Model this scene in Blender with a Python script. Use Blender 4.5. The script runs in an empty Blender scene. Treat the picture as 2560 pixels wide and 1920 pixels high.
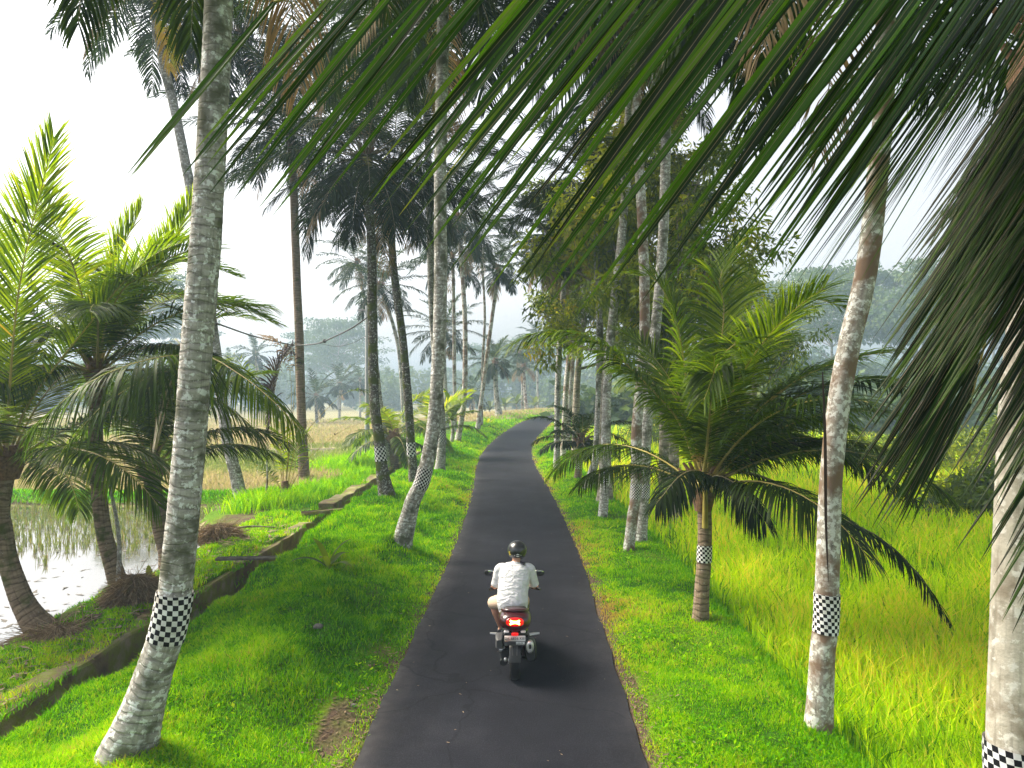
import bpy, math, random
import numpy as np
from mathutils import Vector
R = math.radians
sc = bpy.context.scene
col = sc.collection
# ------------------------------------------------------------------ camera, sky, sun, exposure
CAMH, F, CX, HY = 3.74, 1707.0, 1280.0, 989.0      # eye height; the photograph's focal length, centre and horizon row
cam = bpy.data.cameras.new('camera'); camo = bpy.data.objects.new('camera', cam); col.objects.link(camo)
camo.location = (0, 0, CAMH); camo.rotation_euler = (R(90), 0, 0)
cam.sensor_width = 36; cam.lens = 36*F/2560; cam.shift_y = (HY-960)/2560
cam.clip_start = 0.05; cam.clip_end = 2500
sc.camera = camo
SUN_EL, SUN_AZ = R(47), R(-68)                      # azimuth clockwise from straight ahead (+Y): the sun stands to the left, a little ahead
world = bpy.data.worlds.new('World'); sc.world = world; world.use_nodes = True
wn = world.node_tree.nodes; wl = world.node_tree.links; wn.clear()
sky = wn.new('ShaderNodeTexSky'); sky.sky_type = 'NISHITA'; sky.sun_disc = False
sky.sun_elevation = SUN_EL; sky.sun_rotation = SUN_AZ % (2*math.pi); sky.air_density = 1.0; sky.dust_density = 6.0; sky.ozone_density = 1.0
hsv = wn.new('ShaderNodeHueSaturation'); hsv.inputs['Saturation'].default_value = 0.22; hsv.inputs['Value'].default_value = 1.12
bg = wn.new('ShaderNodeBackground'); bg.inputs['Strength'].default_value = 0.15
wo = wn.new('ShaderNodeOutputWorld')
wl.new(sky.outputs[0], hsv.inputs['Color']); wl.new(hsv.outputs[0], bg.inputs[0]); wl.new(bg.outputs[0], wo.inputs[0])
sl = bpy.data.lights.new('sun', 'SUN'); sl.energy = 5.0; sl.angle = R(28.0); sl.color = (1.0, 0.88, 0.66)
so = bpy.data.objects.new('sun', sl); col.objects.link(so); so.location = (-60, 30, 60)
sdir = Vector((math.sin(SUN_AZ)*math.cos(SUN_EL), math.cos(SUN_AZ)*math.cos(SUN_EL), math.sin(SUN_EL)))
so.rotation_euler = sdir.to_track_quat('Z', 'Y').to_euler()
sc.view_settings.view_transform = 'Standard'; sc.view_settings.look = 'None'; sc.view_settings.gamma = 1
sc.view_settings.exposure = 1.1
cy = sc.cycles
cy.use_denoising = True; cy.max_bounces = 6; cy.diffuse_bounces = 3; cy.glossy_bounces = 2; cy.transmission_bounces = 3
cy.volume_bounces = 1; cy.transparent_max_bounces = 6; cy.caustics_reflective = False; cy.caustics_refractive = False
cy.sample_clamp_indirect = 6
rng = np.random.default_rng(7); random.seed(7)

# ------------------------------------------------------------------ helpers
def W(px, py, Y):                                   # a point of the photograph at the distance Y
    return np.array([(px-CX)*Y/F, Y, CAMH-(py-HY)*Y/F])
def link(o, parent=None):
    col.objects.link(o)
    if parent: o.parent = parent
    return o
def tag(o, label=None, cat=None, group=None, kind=None):
    for k, v in (('label', label), ('category', cat), ('group', group), ('kind', kind)):
        if v: o[k] = v
    return o
def empty(name, loc, label, cat, group=None):
    o = bpy.data.objects.new(name, None); o.empty_display_size = .2; o.location = [float(v) for v in loc]
    return tag(link(o), label, cat, group)
class MB:
    def __init__(s): s.V=[]; s.L=[]; s.S=[]; s.M=[]; s.T=[]; s.U=[]; s.n=0
    def add(s, v, faces, mat=0, tint=0.5, uv=None):
        v = np.asarray(v, float).reshape(-1, 3); N = len(v)
        s.V.append(v); s.T.append(np.broadcast_to(np.asarray(tint, float), (N,)))
        s.U.append(np.zeros((N, 2)) if uv is None else np.asarray(uv, float))
        for f in (faces if isinstance(faces, (list, tuple)) else [faces]):
            f = np.asarray(f, int)
            if f.size == 0: continue
            s.L.append((f + s.n).ravel()); s.S.append(np.full(len(f), f.shape[1])); s.M.append(np.full(len(f), mat))
        s.n += N
    def build(s, name, mats, parent=None, smooth=True, origin=None):
        if not isinstance(mats, (list, tuple)): mats = [mats]
        V = np.concatenate(s.V)
        p = parent
        while p is not None: V = V - np.array(p.location); p = p.parent
        if origin is not None: V = V - np.asarray(origin)
        L = np.concatenate(s.L); S = np.concatenate(s.S); M = np.concatenate(s.M); T = np.concatenate(s.T); U = np.concatenate(s.U)
        me = bpy.data.meshes.new(name)
        me.vertices.add(len(V)); me.vertices.foreach_set('co', V.astype(np.float32).ravel())
        me.loops.add(len(L)); me.loops.foreach_set('vertex_index', L.astype(np.int32))
        me.polygons.add(len(S)); me.polygons.foreach_set('loop_start', np.concatenate([[0], np.cumsum(S)[:-1]]).astype(np.int32))
        for m in mats: me.materials.append(m)
        me.polygons.foreach_set('material_index', M.astype(np.int32))
        me.update(calc_edges=True)
        me.polygons.foreach_set('use_smooth', np.full(len(S), smooth))
        a = me.attributes.new('tint', 'FLOAT', 'POINT'); a.data.foreach_set('value', T.astype(np.float32))
        ul = me.uv_layers.new(name='UVMap'); ul.data.foreach_set('uv', U[L].astype(np.float32).ravel())
        o = bpy.data.objects.new(name, me)
        if origin is not None: o.location = [float(v) for v in origin]
        return link(o, parent)
def norm(v): return v/np.maximum(np.linalg.norm(v, axis=-1, keepdims=True), 1e-9)
def smooth_path(pts, n):                            # Catmull-Rom through the points, evenly by length
    P = np.asarray(pts, float)
    if len(P) == 2: return P[0] + (P[1]-P[0])*np.linspace(0, 1, n)[:, None]
    Q = np.vstack([2*P[0]-P[1], P, 2*P[-1]-P[-2]]); out = []
    for i in range(len(P)-1):
        p0, p1, p2, p3 = Q[i:i+4]; t = np.linspace(0, 1, 24, endpoint=False)[:, None]
        out.append(.5*((2*p1)+(-p0+p2)*t+(2*p0-5*p1+4*p2-p3)*t**2+(-p0+3*p1-3*p2+p3)*t**3))
    D = np.vstack(out+[P[-1:]]); s = np.concatenate([[0], np.cumsum(np.linalg.norm(np.diff(D, axis=0), axis=1))])
    u = np.linspace(0, s[-1], n)
    return np.stack([np.interp(u, s, D[:, k]) for k in range(3)], 1)
def frames(P, ref=(1, 0, 0)):
    T = norm(np.gradient(P, axis=0)); A = np.zeros_like(P); r = np.asarray(ref, float)
    for i in range(len(P)):
        r = r - T[i]*np.dot(r, T[i]); r = r/max(np.linalg.norm(r), 1e-9); A[i] = r
    return T, A, np.cross(T, A)
def tube(mb, path, rad, n=12, mat=0, tint=0.5, cap=True, ref=(1, 0, 0), rad2=None, wob=None, v0=0.0):
    P = np.asarray(path, float); rad = np.broadcast_to(np.asarray(rad, float), (len(P),)); r2 = rad if rad2 is None else np.broadcast_to(np.asarray(rad2, float), (len(P),))
    T, A, B = frames(P, ref); th = np.linspace(0, 2*np.pi, n+1)
    s = np.concatenate([[0], np.cumsum(np.linalg.norm(np.diff(P, axis=0), axis=1))]) + v0
    k = np.ones((len(P), n+1)) if wob is None else wob(s[:, None], th[None, :])
    ring = P[:, None] + A[:, None]*(np.cos(th)[None, :, None]*(rad[:, None]*k)[..., None]) + B[:, None]*(np.sin(th)[None, :, None]*(r2[:, None]*k)[..., None])
    uv = np.stack(np.broadcast_arrays((th/(2*np.pi))[None, :], s[:, None]), -1).reshape(-1, 2)
    m = n+1; i = np.arange(len(P)-1)[:, None]*m; j = np.arange(n)[None, :]
    q = np.stack([i+j, i+j+1, i+j+1+m, i+j+m], -1).reshape(-1, 4)
    mb.add(ring.reshape(-1, 3), q, mat, tint if np.ndim(tint) == 0 else np.repeat(tint, m), uv)
    if cap:
        for e, rev in ((0, True), (len(P)-1, False)):
            c = np.vstack([ring[e, :n], P[e]]); f = np.stack([np.arange(n), (np.arange(n)+1) % n, np.full(n, n)], 1)
            mb.add(c, f[:, ::-1] if rev else f, mat, tint if np.ndim(tint) == 0 else float(tint[e]))
def rotm(rx=0, ry=0, rz=0):
    cx, sx, cy_, sy, cz, sz = math.cos(rx), math.sin(rx), math.cos(ry), math.sin(ry), math.cos(rz), math.sin(rz)
    return np.array([[cz, -sz, 0], [sz, cz, 0], [0, 0, 1]]) @ np.array([[cy_, 0, sy], [0, 1, 0], [-sy, 0, cy_]]) @ np.array([[1, 0, 0], [0, cx, -sx], [0, sx, cx]])
def blob(mb, c, r, e=1.0, n=20, mat=0, tint=.5, rot=None):   # ellipsoid; e < 1 squares it off (superellipsoid)
    u = np.linspace(-np.pi/2, np.pi/2, n//2+1); v = np.linspace(0, 2*np.pi, n+1)
    sp = lambda w: np.sign(w)*np.abs(w)**e
    x = sp(np.cos(u))[:, None]*sp(np.cos(v))[None]; y = sp(np.cos(u))[:, None]*sp(np.sin(v))[None]; z = np.repeat(sp(np.sin(u))[:, None], n+1, 1)
    P = np.stack([x, y, z], -1).reshape(-1, 3)*np.asarray(r)
    if rot is not None: P = P @ rot.T
    m = n+1; i = np.arange(len(u)-1)[:, None]*m; j = np.arange(n)[None]
    mb.add(P+np.asarray(c), np.stack([i+j, i+j+1, i+j+1+m, i+j+m], -1).reshape(-1, 4), mat, tint)
def cyl(mb, a, b, r0, r1=None, n=14, mat=0, tint=.5): tube(mb, np.array([a, b], float), [r0, r0 if r1 is None else r1], n, mat, tint, ref=(.31, .77, .55))
def box(mb, c, h, rot=None, mat=0, tint=.5, bev=.15):        # chamfered box, half sizes h
    c = np.asarray(c, float); h = np.asarray(h, float); b = min(h)*bev; V = []; key = {}
    for sx in (-1, 1):
        for sy in (-1, 1):
            for sz in (-1, 1):
                for a in range(3):
                    p = np.array([sx, sy, sz])*h; p2 = p - np.array([sx, sy, sz])*b; p2[a] = p[a]
                    key[(sx, sy, sz, a)] = len(V); V.append(p2)
    V = np.array(V); Fq = []; Ft = []
    for a in range(3):
        o1, o2 = [i for i in range(3) if i != a]
        for s in (-1, 1):
            def k(u, v): t = [0, 0, 0]; t[a] = s; t[o1] = u; t[o2] = v; return key[(*t, a)]
            f = [k(-1, -1), k(1, -1), k(1, 1), k(-1, 1)]; Fq.append(f if (s > 0) == (a != 1) else f[::-1])
        for u in (-1, 1):                                     # edge chamfers along axis a
            for v in (-1, 1):
                def k2(w, ax): t = [0, 0, 0]; t[a] = w; t[o1] = u; t[o2] = v; return key[(*t, ax)]
                f = [k2(-1, o1), k2(1, o1), k2(1, o2), k2(-1, o2)]; Fq.append(f)
    for sx in (-1, 1):
        for sy in (-1, 1):
            for sz in (-1, 1): Ft.append([key[(sx, sy, sz, a)] for a in range(3)])
    if rot is not None: V = V @ rot.T
    mb.add(V+c, [np.array(Fq), np.array(Ft)], mat, tint)
def revolve(mb, prof, c, axis=(1, 0, 0), n=28, mat=0, tint=.5):  # prof: (along axis, radius)
    ax = norm(np.asarray(axis, float)); r = np.array([0, 0, 1.0]) if abs(ax[2]) < .9 else np.array([0, 1.0, 0]); A = norm(r-ax*np.dot(r, ax)); B = np.cross(ax, A)
    th = np.linspace(0, 2*np.pi, n+1); p = np.asarray(prof, float)
    P = np.asarray(c)+ax*p[:, 0][:, None, None]+(A*np.cos(th)[:, None]+B*np.sin(th)[:, None])[None]*p[:, 1][:, None, None]
    m = n+1; i = np.arange(len(p)-1)[:, None]*m; j = np.arange(n)[None]
    mb.add(P.reshape(-1, 3), np.stack([i+j, i+j+1, i+j+1+m, i+j+m], -1).reshape(-1, 4), mat, tint)
def snoise(x, y, s, seed=0):                         # cheap smooth 2-D noise, about -1..1
    g = np.random.default_rng(seed); o = 0
    for k in range(6):
        a = g.uniform(0, 2*np.pi); f = s*g.uniform(.6, 1.7); o = o+np.sin((x*math.cos(a)+y*math.sin(a))*f+g.uniform(0, 6.28))
    return o/3.2

# ------------------------------------------------------------------ materials
def nt(name):
    m = bpy.data.materials.new(name); m.use_nodes = True; t = m.node_tree
    return m, t.nodes, t.links, t.nodes['Principled BSDF'], t.nodes['Material Output']
def plain(name, c, rough=.5, metal=0, emit=None, es=0, coat=0, spec=.5, var=0, scale=20, bump=0):
    m, n, l, b, o = nt(name)
    b.inputs['Base Color'].default_value = (*c, 1); b.inputs['Roughness'].default_value = rough; b.inputs['Metallic'].default_value = metal
    b.inputs['Coat Weight'].default_value = coat; b.inputs['Specular IOR Level'].default_value = spec
    if emit: b.inputs['Emission Color'].default_value = (*emit, 1); b.inputs['Emission Strength'].default_value = es
    if var or bump:
        tc = n.new('ShaderNodeTexCoord'); nz = n.new('ShaderNodeTexNoise'); nz.inputs['Scale'].default_value = scale; nz.inputs['Detail'].default_value = 6; l.new(tc.outputs['Object'], nz.inputs['Vector'])
        if var:
            r = ramp(n, [(.3, [v*(1-var) for v in c]), (.7, [min(1, v*(1+var)) for v in c])]); l.new(nz.outputs[0], r.inputs[0]); l.new(r.outputs[0], b.inputs['Base Color'])
        if bump:
            bp = n.new('ShaderNodeBump'); bp.inputs['Strength'].default_value = bump; bp.inputs['Distance'].default_value = .02; l.new(nz.outputs[0], bp.inputs['Height']); l.new(bp.outputs[0], b.inputs['Normal'])
    return m
def ramp(n, stops, interp='LINEAR'):
    r = n.new('ShaderNodeValToRGB'); r.color_ramp.interpolation = interp; e = r.color_ramp.elements
    while len(e) < len(stops): e.new(.5)
    for i, (p, c) in enumerate(stops): e[i].position = p; e[i].color = (*c, 1) if len(c) == 3 else c
    return r
def leafmat(name, stops, trans=.4, tcol=(1.5, 1.5, .5), rough=.4, spec=.4, split=False):   # tint attribute -> colour, part of the light passes through
    m, n, l, b, o = nt(name)
    a = n.new('ShaderNodeAttribute'); a.attribute_name = 'tint'
    r = ramp(n, stops); l.new(a.outputs['Fac'], r.inputs[0]); l.new(r.outputs[0], b.inputs['Base Color'])
    b.inputs['Roughness'].default_value = rough; b.inputs['Specular IOR Level'].default_value = spec
    t = n.new('ShaderNodeBsdfTranslucent'); mu = n.new('ShaderNodeMix'); mu.data_type = 'RGBA'; mu.blend_type = 'MULTIPLY'; mu.inputs[0].default_value = 1
    l.new(r.outputs[0], mu.inputs[6]); mu.inputs[7].default_value = (*tcol, 1); l.new(mu.outputs[2], t.inputs[0])
    mx = n.new('ShaderNodeMixShader'); mx.inputs[0].default_value = trans
    l.new(b.outputs[0], mx.inputs[1]); l.new(t.outputs[0], mx.inputs[2]); l.new(mx.outputs[0], o.inputs[0])
    return m
def trunkmat(name, c0, c1, lich, lamt, moss=(.05, .07, .02), mamt=.0, ring=11, rs=.6, st=(2.2, 9)):
    m, n, l, b, o = nt(name)
    uv = n.new('ShaderNodeUVMap'); mp = n.new('ShaderNodeMapping'); mp.inputs['Scale'].default_value = (*st, 1); l.new(uv.outputs[0], mp.inputs[0])
    n1 = n.new('ShaderNodeTexNoise'); n1.inputs['Scale'].default_value = 2.0; n1.inputs['Detail'].default_value = 8; n1.inputs['Roughness'].default_value = .7; l.new(mp.outputs[0], n1.inputs['Vector'])
    r1 = ramp(n, [(.35, c0), (.62, c1)]); l.new(n1.outputs[0], r1.inputs[0])
    mv = n.new('ShaderNodeMapping'); mv.inputs['Scale'].default_value = (34, 1.4, 1); l.new(uv.outputs[0], mv.inputs[0])   # fine vertical cracks
    nv = n.new('ShaderNodeTexNoise'); nv.inputs['Scale'].default_value = 1.0; nv.inputs['Detail'].default_value = 5; l.new(mv.outputs[0], nv.inputs['Vector'])
    rv = ramp(n, [(.36, (.45, .45, .45)), (.5, (1, 1, 1))]); l.new(nv.outputs[0], rv.inputs[0])
    m0 = n.new('ShaderNodeMix'); m0.data_type = 'RGBA'; m0.blend_type = 'MULTIPLY'; m0.inputs[0].default_value = .5; l.new(r1.outputs[0], m0.inputs[6]); l.new(rv.outputs[0], m0.inputs[7])
    w = n.new('ShaderNodeTexWave'); w.wave_type = 'BANDS'; w.bands_direction = 'Y'; w.inputs['Scale'].default_value = ring/6.28*2; w.inputs['Distortion'].default_value = 7; w.inputs['Detail'].default_value = 3; w.inputs['Detail Scale'].default_value = 1.6
    wm = n.new('ShaderNodeMapping'); wm.inputs['Scale'].default_value = (.5, 1, 1); l.new(uv.outputs[0], wm.inputs[0]); l.new(wm.outputs[0], w.inputs['Vector'])
    rw = ramp(n, [(.03, (.35, .33, .3)), (.22, (1, 1, 1))]); l.new(w.outputs[1], rw.inputs[0])
    m1 = n.new('ShaderNodeMix'); m1.data_type = 'RGBA'; m1.blend_type = 'MULTIPLY'; m1.inputs[0].default_value = rs; l.new(m0.outputs[2], m1.inputs[6]); l.new(rw.outputs[0], m1.inputs[7])
    tc = n.new('ShaderNodeTexCoord'); n2 = n.new('ShaderNodeTexNoise'); n2.inputs['Scale'].default_value = 15; n2.inputs['Detail'].default_value = 5; n2.inputs['Roughness'].default_value = .65; l.new(tc.outputs['Object'], n2.inputs['Vector'])
    r2 = ramp(n, [(1-lamt-.05, (0, 0, 0)), (1-lamt, (1, 1, 1))]); l.new(n2.outputs[0], r2.inputs[0])
    m2 = n.new('ShaderNodeMix'); m2.data_type = 'RGBA'; l.new(r2.outputs[0], m2.inputs[0]); l.new(m1.outputs[2], m2.inputs[6]); m2.inputs[7].default_value = (*lich, 1)
    n3 = n.new('ShaderNodeTexNoise'); n3.inputs['Scale'].default_value = 3.1; n3.inputs['Detail'].default_value = 6; l.new(tc.outputs['Object'], n3.inputs['Vector'])
    r3 = ramp(n, [(1-mamt-.12, (0, 0, 0)), (1-mamt, (1, 1, 1))]); l.new(n3.outputs[0], r3.inputs[0])
    m3 = n.new('ShaderNodeMix'); m3.data_type = 'RGBA'; l.new(r3.outputs[0], m3.inputs[0]); l.new(m2.outputs[2], m3.inputs[6]); m3.inputs[7].default_value = (*moss, 1)
    l.new(m3.outputs[2], b.inputs['Base Color']); b.inputs['Roughness'].default_value = .9; b.inputs['Specular IOR Level'].default_value = .15
    ad = n.new('ShaderNodeMath'); ad.operation = 'ADD'; rm = n.new('ShaderNodeMath'); rm.operation = 'MULTIPLY'; rm.inputs[1].default_value = min(1, rs*1.6); l.new(rw.outputs[0], rm.inputs[0]); l.new(n1.outputs[0], ad.inputs[0]); l.new(rm.outputs[0], ad.inputs[1])
    bp = n.new('ShaderNodeBump'); bp.inputs['Strength'].default_value = .7; bp.inputs['Distance'].default_value = .02; l.new(ad.outputs[0], bp.inputs['Height']); l.new(bp.outputs[0], b.inputs['Normal'])
    return m
M = {}
GREEN = [(0, (.012, .026, .002)), (.4, (.050, .095, .003)), (.7, (.17, .23, .004)), (.92, (.30, .26, .03)), (1, (.34, .22, .06))]
M['leaf'] = leafmat('palm_leaf', GREEN, .5, (2.1, 2.1, .4), .5, .2)
M['leaf_dark'] = leafmat('old_palm_leaf', [(0, (.007, .016, .005)), (.6, (.022, .042, .007)), (.9, (.13, .14, .03)), (1, (.26, .18, .06))], .30, (1.8, 1.8, .4), .7, .06)
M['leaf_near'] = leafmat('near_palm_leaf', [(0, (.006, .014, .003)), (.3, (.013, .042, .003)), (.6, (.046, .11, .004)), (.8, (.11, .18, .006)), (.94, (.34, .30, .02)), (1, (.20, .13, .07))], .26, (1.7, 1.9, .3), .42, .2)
M['leaf_dead'] = leafmat('dead_palm_leaf', [(0, (.13, .085, .045)), (.6, (.27, .19, .10)), (1, (.40, .30, .17))], .3, (1.3, 1.1, .7), .7, .2)
M['leaf_black'] = leafmat('withered_palm_leaf', [(0, (.030, .022, .020)), (1, (.075, .05, .04))], .2, (1.2, 1, .8), .7, .2)
M['rachis'] = plain('frond_stalk', (.30, .24, .045), .45, var=.3, scale=6)
M['rachis_dark'] = plain('old_frond_stalk', (.12, .10, .04), .6, var=.3, scale=6)
M['broad'] = leafmat('broad_leaf', [(0, (.022, .045, .003)), (.5, (.09, .14, .006)), (.85, (.28, .32, .012)), (1, (.34, .27, .06))], .45, (1.9, 1.8, .5), .45, .35)
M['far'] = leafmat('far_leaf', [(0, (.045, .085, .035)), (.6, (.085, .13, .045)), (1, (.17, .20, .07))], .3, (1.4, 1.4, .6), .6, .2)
M['grass'] = leafmat('grass_blade', [(0, (.018, .11, .001)), (.4, (.095, .31, .001)), (.75, (.32, .54, .001)), (.93, (.50, .48, .03)), (1, (.38, .27, .10))], .42, (1.5, 1.5, .3), .7, .0)
M['rice'] = leafmat('rice_blade', [(0, (.06, .20, .001)), (.4, (.34, .60, .001)), (.8, (.62, .78, .003)), (1, (.80, .68, .08))], .45, (1.3, 1.3, .3), .7, .0)
M['stub'] = leafmat('dry_stubble', [(0, (.17, .25, .05)), (.4, (.32, .33, .13)), (.7, (.40, .33, .21)), (1, (.44, .36, .26))], .35, (1.2, 1.15, .8), .8, .1)
M['reed'] = leafmat('wet_stubble', [(0, (.10, .16, .05)), (.6, (.20, .23, .08)), (1, (.26, .20, .12))], .3, (1.3, 1.3, .6), .7, .2)
M['straw'] = leafmat('root_fibre', [(0, (.12, .085, .055)), (.6, (.25, .185, .12)), (1, (.40, .31, .20))], .2, (1.1, 1, .8), .9, .1)
M['t_grey'] = trunkmat('grey_palm_bark', (.23, .215, .195), (.44, .42, .385), (.66, .67, .66), .41, (.11, .11, .08), .37, 11, .48, (3.2, 7))
M['t_cream'] = trunkmat('cream_palm_bark', (.42, .37, .29), (.64, .58, .48), (.72, .68, .60), .40, (.26, .21, .15), .34, 9, .02, (5, 5.5))
M['t_pale'] = trunkmat('pale_palm_bark', (.18, .16, .135), (.40, .37, .325), (.58, .58, .55), .45, (.17, .115, .08), .41, 9, .03, (5, 5.5))
M['t_dark'] = trunkmat('dark_palm_bark', (.045, .038, .03), (.16, .14, .115), (.46, .46, .43), .40, (.07, .085, .012), .40, 8)
M['t_brown'] = trunkmat('brown_palm_bark', (.14, .10, .07), (.30, .225, .16), (.45, .42, .36), .30, (.08, .09, .03), .33, 9)
M['bark'] = trunkmat('tree_bark', (.17, .145, .115), (.34, .30, .24), (.50, .48, .42), .36, (.10, .11, .05), .36, 3)
M['fibre'] = plain('crown_fibre', (.16, .09, .05), .9, var=.5, scale=25, bump=.8)
M['nut'] = plain('coconut_husk', (.42, .36, .10), .45, var=.25, scale=8)
M['flower'] = plain('coconut_flower', (.50, .33, .06), .7, var=.4, scale=40)
def clothmat():
    m, n, l, b, o = nt('checkered_cloth')
    uv = n.new('ShaderNodeUVMap'); c = n.new('ShaderNodeTexChecker'); c.inputs['Scale'].default_value = 1; c.inputs[1].default_value = (.74, .73, .74, 1); c.inputs[2].default_value = (.012, .012, .014, 1)
    tc = n.new('ShaderNodeTexCoord'); nz = n.new('ShaderNodeTexNoise'); nz.inputs['Scale'].default_value = 7; l.new(tc.outputs['Object'], nz.inputs['Vector'])
    vm = n.new('ShaderNodeVectorMath'); vm.operation = 'MULTIPLY_ADD'; l.new(nz.outputs[1], vm.inputs[0]); vm.inputs[1].default_value = (.3, .3, 0); l.new(uv.outputs[0], vm.inputs[2])
    ad = n.new('ShaderNodeVectorMath'); ad.operation = 'ADD'; ad.inputs[1].default_value = (0, 0, .5); l.new(vm.outputs[0], ad.inputs[0]); l.new(ad.outputs[0], c.inputs['Vector'])
    d = n.new('ShaderNodeTexNoise'); d.inputs['Scale'].default_value = 5; d.inputs['Detail'].default_value = 7; d.inputs['Roughness'].default_value = .7; l.new(tc.outputs['Object'], d.inputs['Vector'])
    dr = ramp(n, [(.32, (.58, .54, .48)), (.55, (1, 1, 1))]); l.new(d.outputs[0], dr.inputs[0]); dm = n.new('ShaderNodeMix'); dm.data_type = 'RGBA'; dm.blend_type = 'MULTIPLY'; dm.inputs[0].default_value = 1   # weathering
    l.new(c.outputs[0], dm.inputs[6]); l.new(dr.outputs[0], dm.inputs[7]); l.new(dm.outputs[2], b.inputs['Base Color']); b.inputs['Roughness'].default_value = .9; b.inputs['Specular IOR Level'].default_value = .1
    bp = n.new('ShaderNodeBump'); bp.inputs['Strength'].default_value = .6; bp.inputs['Distance'].default_value = .03; l.new(d.outputs[0], bp.inputs['Height']); l.new(bp.outputs[0], b.inputs['Normal'])
    return m
M['cloth'] = clothmat()
def concmat():
    m, n, l, b, o = nt('mossy_concrete')
    tc = n.new('ShaderNodeTexCoord'); a = n.new('ShaderNodeTexNoise'); a.inputs['Scale'].default_value = 2.2; a.inputs['Detail'].default_value = 8; l.new(tc.outputs['Object'], a.inputs['Vector'])
    r = ramp(n, [(.3, (.06, .045, .025)), (.46, (.15, .11, .05)), (.54, (.15, .17, .015)), (.68, (.26, .21, .14))]); l.new(a.outputs[0], r.inputs[0]); l.new(r.outputs[0], b.inputs['Base Color'])
    d = n.new('ShaderNodeTexNoise'); d.inputs['Scale'].default_value = 30; d.inputs['Detail'].default_value = 6; l.new(tc.outputs['Object'], d.inputs['Vector'])
    bp = n.new('ShaderNodeBump'); bp.inputs['Strength'].default_value = .8; bp.inputs['Distance'].default_value = .03; l.new(d.outputs[0], bp.inputs['Height']); l.new(bp.outputs[0], b.inputs['Normal'])
    b.inputs['Roughness'].default_value = .9
    return m
M['conc'] = concmat()
def roadmat():
    m, n, l, b, o = nt('asphalt')
    tc = n.new('ShaderNodeTexCoord'); a = n.new('ShaderNodeTexNoise'); a.inputs['Scale'].default_value = .55; a.inputs['Detail'].default_value = 5; l.new(tc.outputs['Object'], a.inputs['Vector'])
    r = ramp(n, [(.25, (.0095, .0102, .0145)), (.75, (.0150, .0160, .0220))]); l.new(a.outputs[0], r.inputs[0])
    f = n.new('ShaderNodeTexNoise'); f.inputs['Scale'].default_value = 70; f.inputs['Detail'].default_value = 4; l.new(tc.outputs['Object'], f.inputs['Vector'])
    rf = ramp(n, [(.3, (.6, .6, .6)), (.55, (1, 1, 1)), (.72, (1.9, 1.85, 1.8))]); l.new(f.outputs[0], rf.inputs[0])
    sm = n.new('ShaderNodeMapping'); sm.inputs['Scale'].default_value = (2.2, .05, 1); l.new(tc.outputs['Object'], sm.inputs[0]); a.inputs['Scale'].default_value = .6; l.new(sm.outputs[0], a.inputs['Vector'])   # wheel worn tracks run along the lane
    mu = n.new('ShaderNodeMix'); mu.data_type = 'RGBA'; mu.blend_type = 'MULTIPLY'; mu.inputs[0].default_value = .8; l.new(r.outputs[0], mu.inputs[6]); l.new(rf.outputs[0], mu.inputs[7])
    at = n.new('ShaderNodeAttribute'); at.attribute_name = 'tint'    # dusty edge of the asphalt
    g = n.new('ShaderNodeTexNoise'); g.inputs['Scale'].default_value = 5; g.inputs['Detail'].default_value = 7; l.new(tc.outputs['Object'], g.inputs['Vector'])
    mm = n.new('ShaderNodeMath'); mm.operation = 'MULTIPLY'; l.new(at.outputs['Fac'], mm.inputs[0]); l.new(g.outputs[0], mm.inputs[1])
    m2 = n.new('ShaderNodeMix'); m2.data_type = 'RGBA'; l.new(mm.outputs[0], m2.inputs[0]); l.new(mu.outputs[2], m2.inputs[6]); m2.inputs[7].default_value = (.055, .052, .055, 1)
    wn_ = n.new('ShaderNodeTexNoise'); wn_.inputs['Scale'].default_value = 1.3; wn_.inputs['Detail'].default_value = 5; l.new(tc.outputs['Object'], wn_.inputs['Vector'])
    wa = n.new('ShaderNodeVectorMath'); wa.operation = 'MULTIPLY_ADD'; wa.inputs[1].default_value = (.9, .9, 0); l.new(wn_.outputs[1], wa.inputs[0]); l.new(tc.outputs['Object'], wa.inputs[2])
    vo = n.new('ShaderNodeTexVoronoi'); vo.feature = 'DISTANCE_TO_EDGE'; vo.inputs['Scale'].default_value = .33; l.new(wa.outputs[0], vo.inputs['Vector'])
    vr = ramp(n, [(.0, (.45, .45, .45)), (.006, (1, 1, 1))]); l.new(vo.outputs['Distance'], vr.inputs[0])        # hairline cracks
    pn = n.new('ShaderNodeTexNoise'); pn.inputs['Scale'].default_value = .9; pn.inputs['Detail'].default_value = 8; pn.inputs['Roughness'].default_value = .65; l.new(tc.outputs['Object'], pn.inputs['Vector'])
    pr_ = ramp(n, [(.38, (.8, .8, .8)), (.52, (1, 1, 1)), (.66, (1.35, 1.32, 1.28))]); l.new(pn.outputs[0], pr_.inputs[0])
    c1_ = n.new('ShaderNodeMix'); c1_.data_type = 'RGBA'; c1_.blend_type = 'MULTIPLY'; c1_.inputs[0].default_value = .7; l.new(m2.outputs[2], c1_.inputs[6]); l.new(vr.outputs[0], c1_.inputs[7])
    m2 = n.new('ShaderNodeMix'); m2.data_type = 'RGBA'; m2.blend_type = 'MULTIPLY'; m2.inputs[0].default_value = 1; l.new(c1_.outputs[2], m2.inputs[6]); l.new(pr_.outputs[0], m2.inputs[7])
    l.new(m2.outputs[2], b.inputs['Base Color']); b.inputs['Roughness'].default_value = .85; b.inputs['Specular IOR Level'].default_value = .08
    bp = n.new('ShaderNodeBump'); bp.inputs['Strength'].default_value = .5; bp.inputs['Distance'].default_value = .008; l.new(f.outputs[0], bp.inputs['Height']); l.new(bp.outputs[0], b.inputs['Normal'])
    return m
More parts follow.
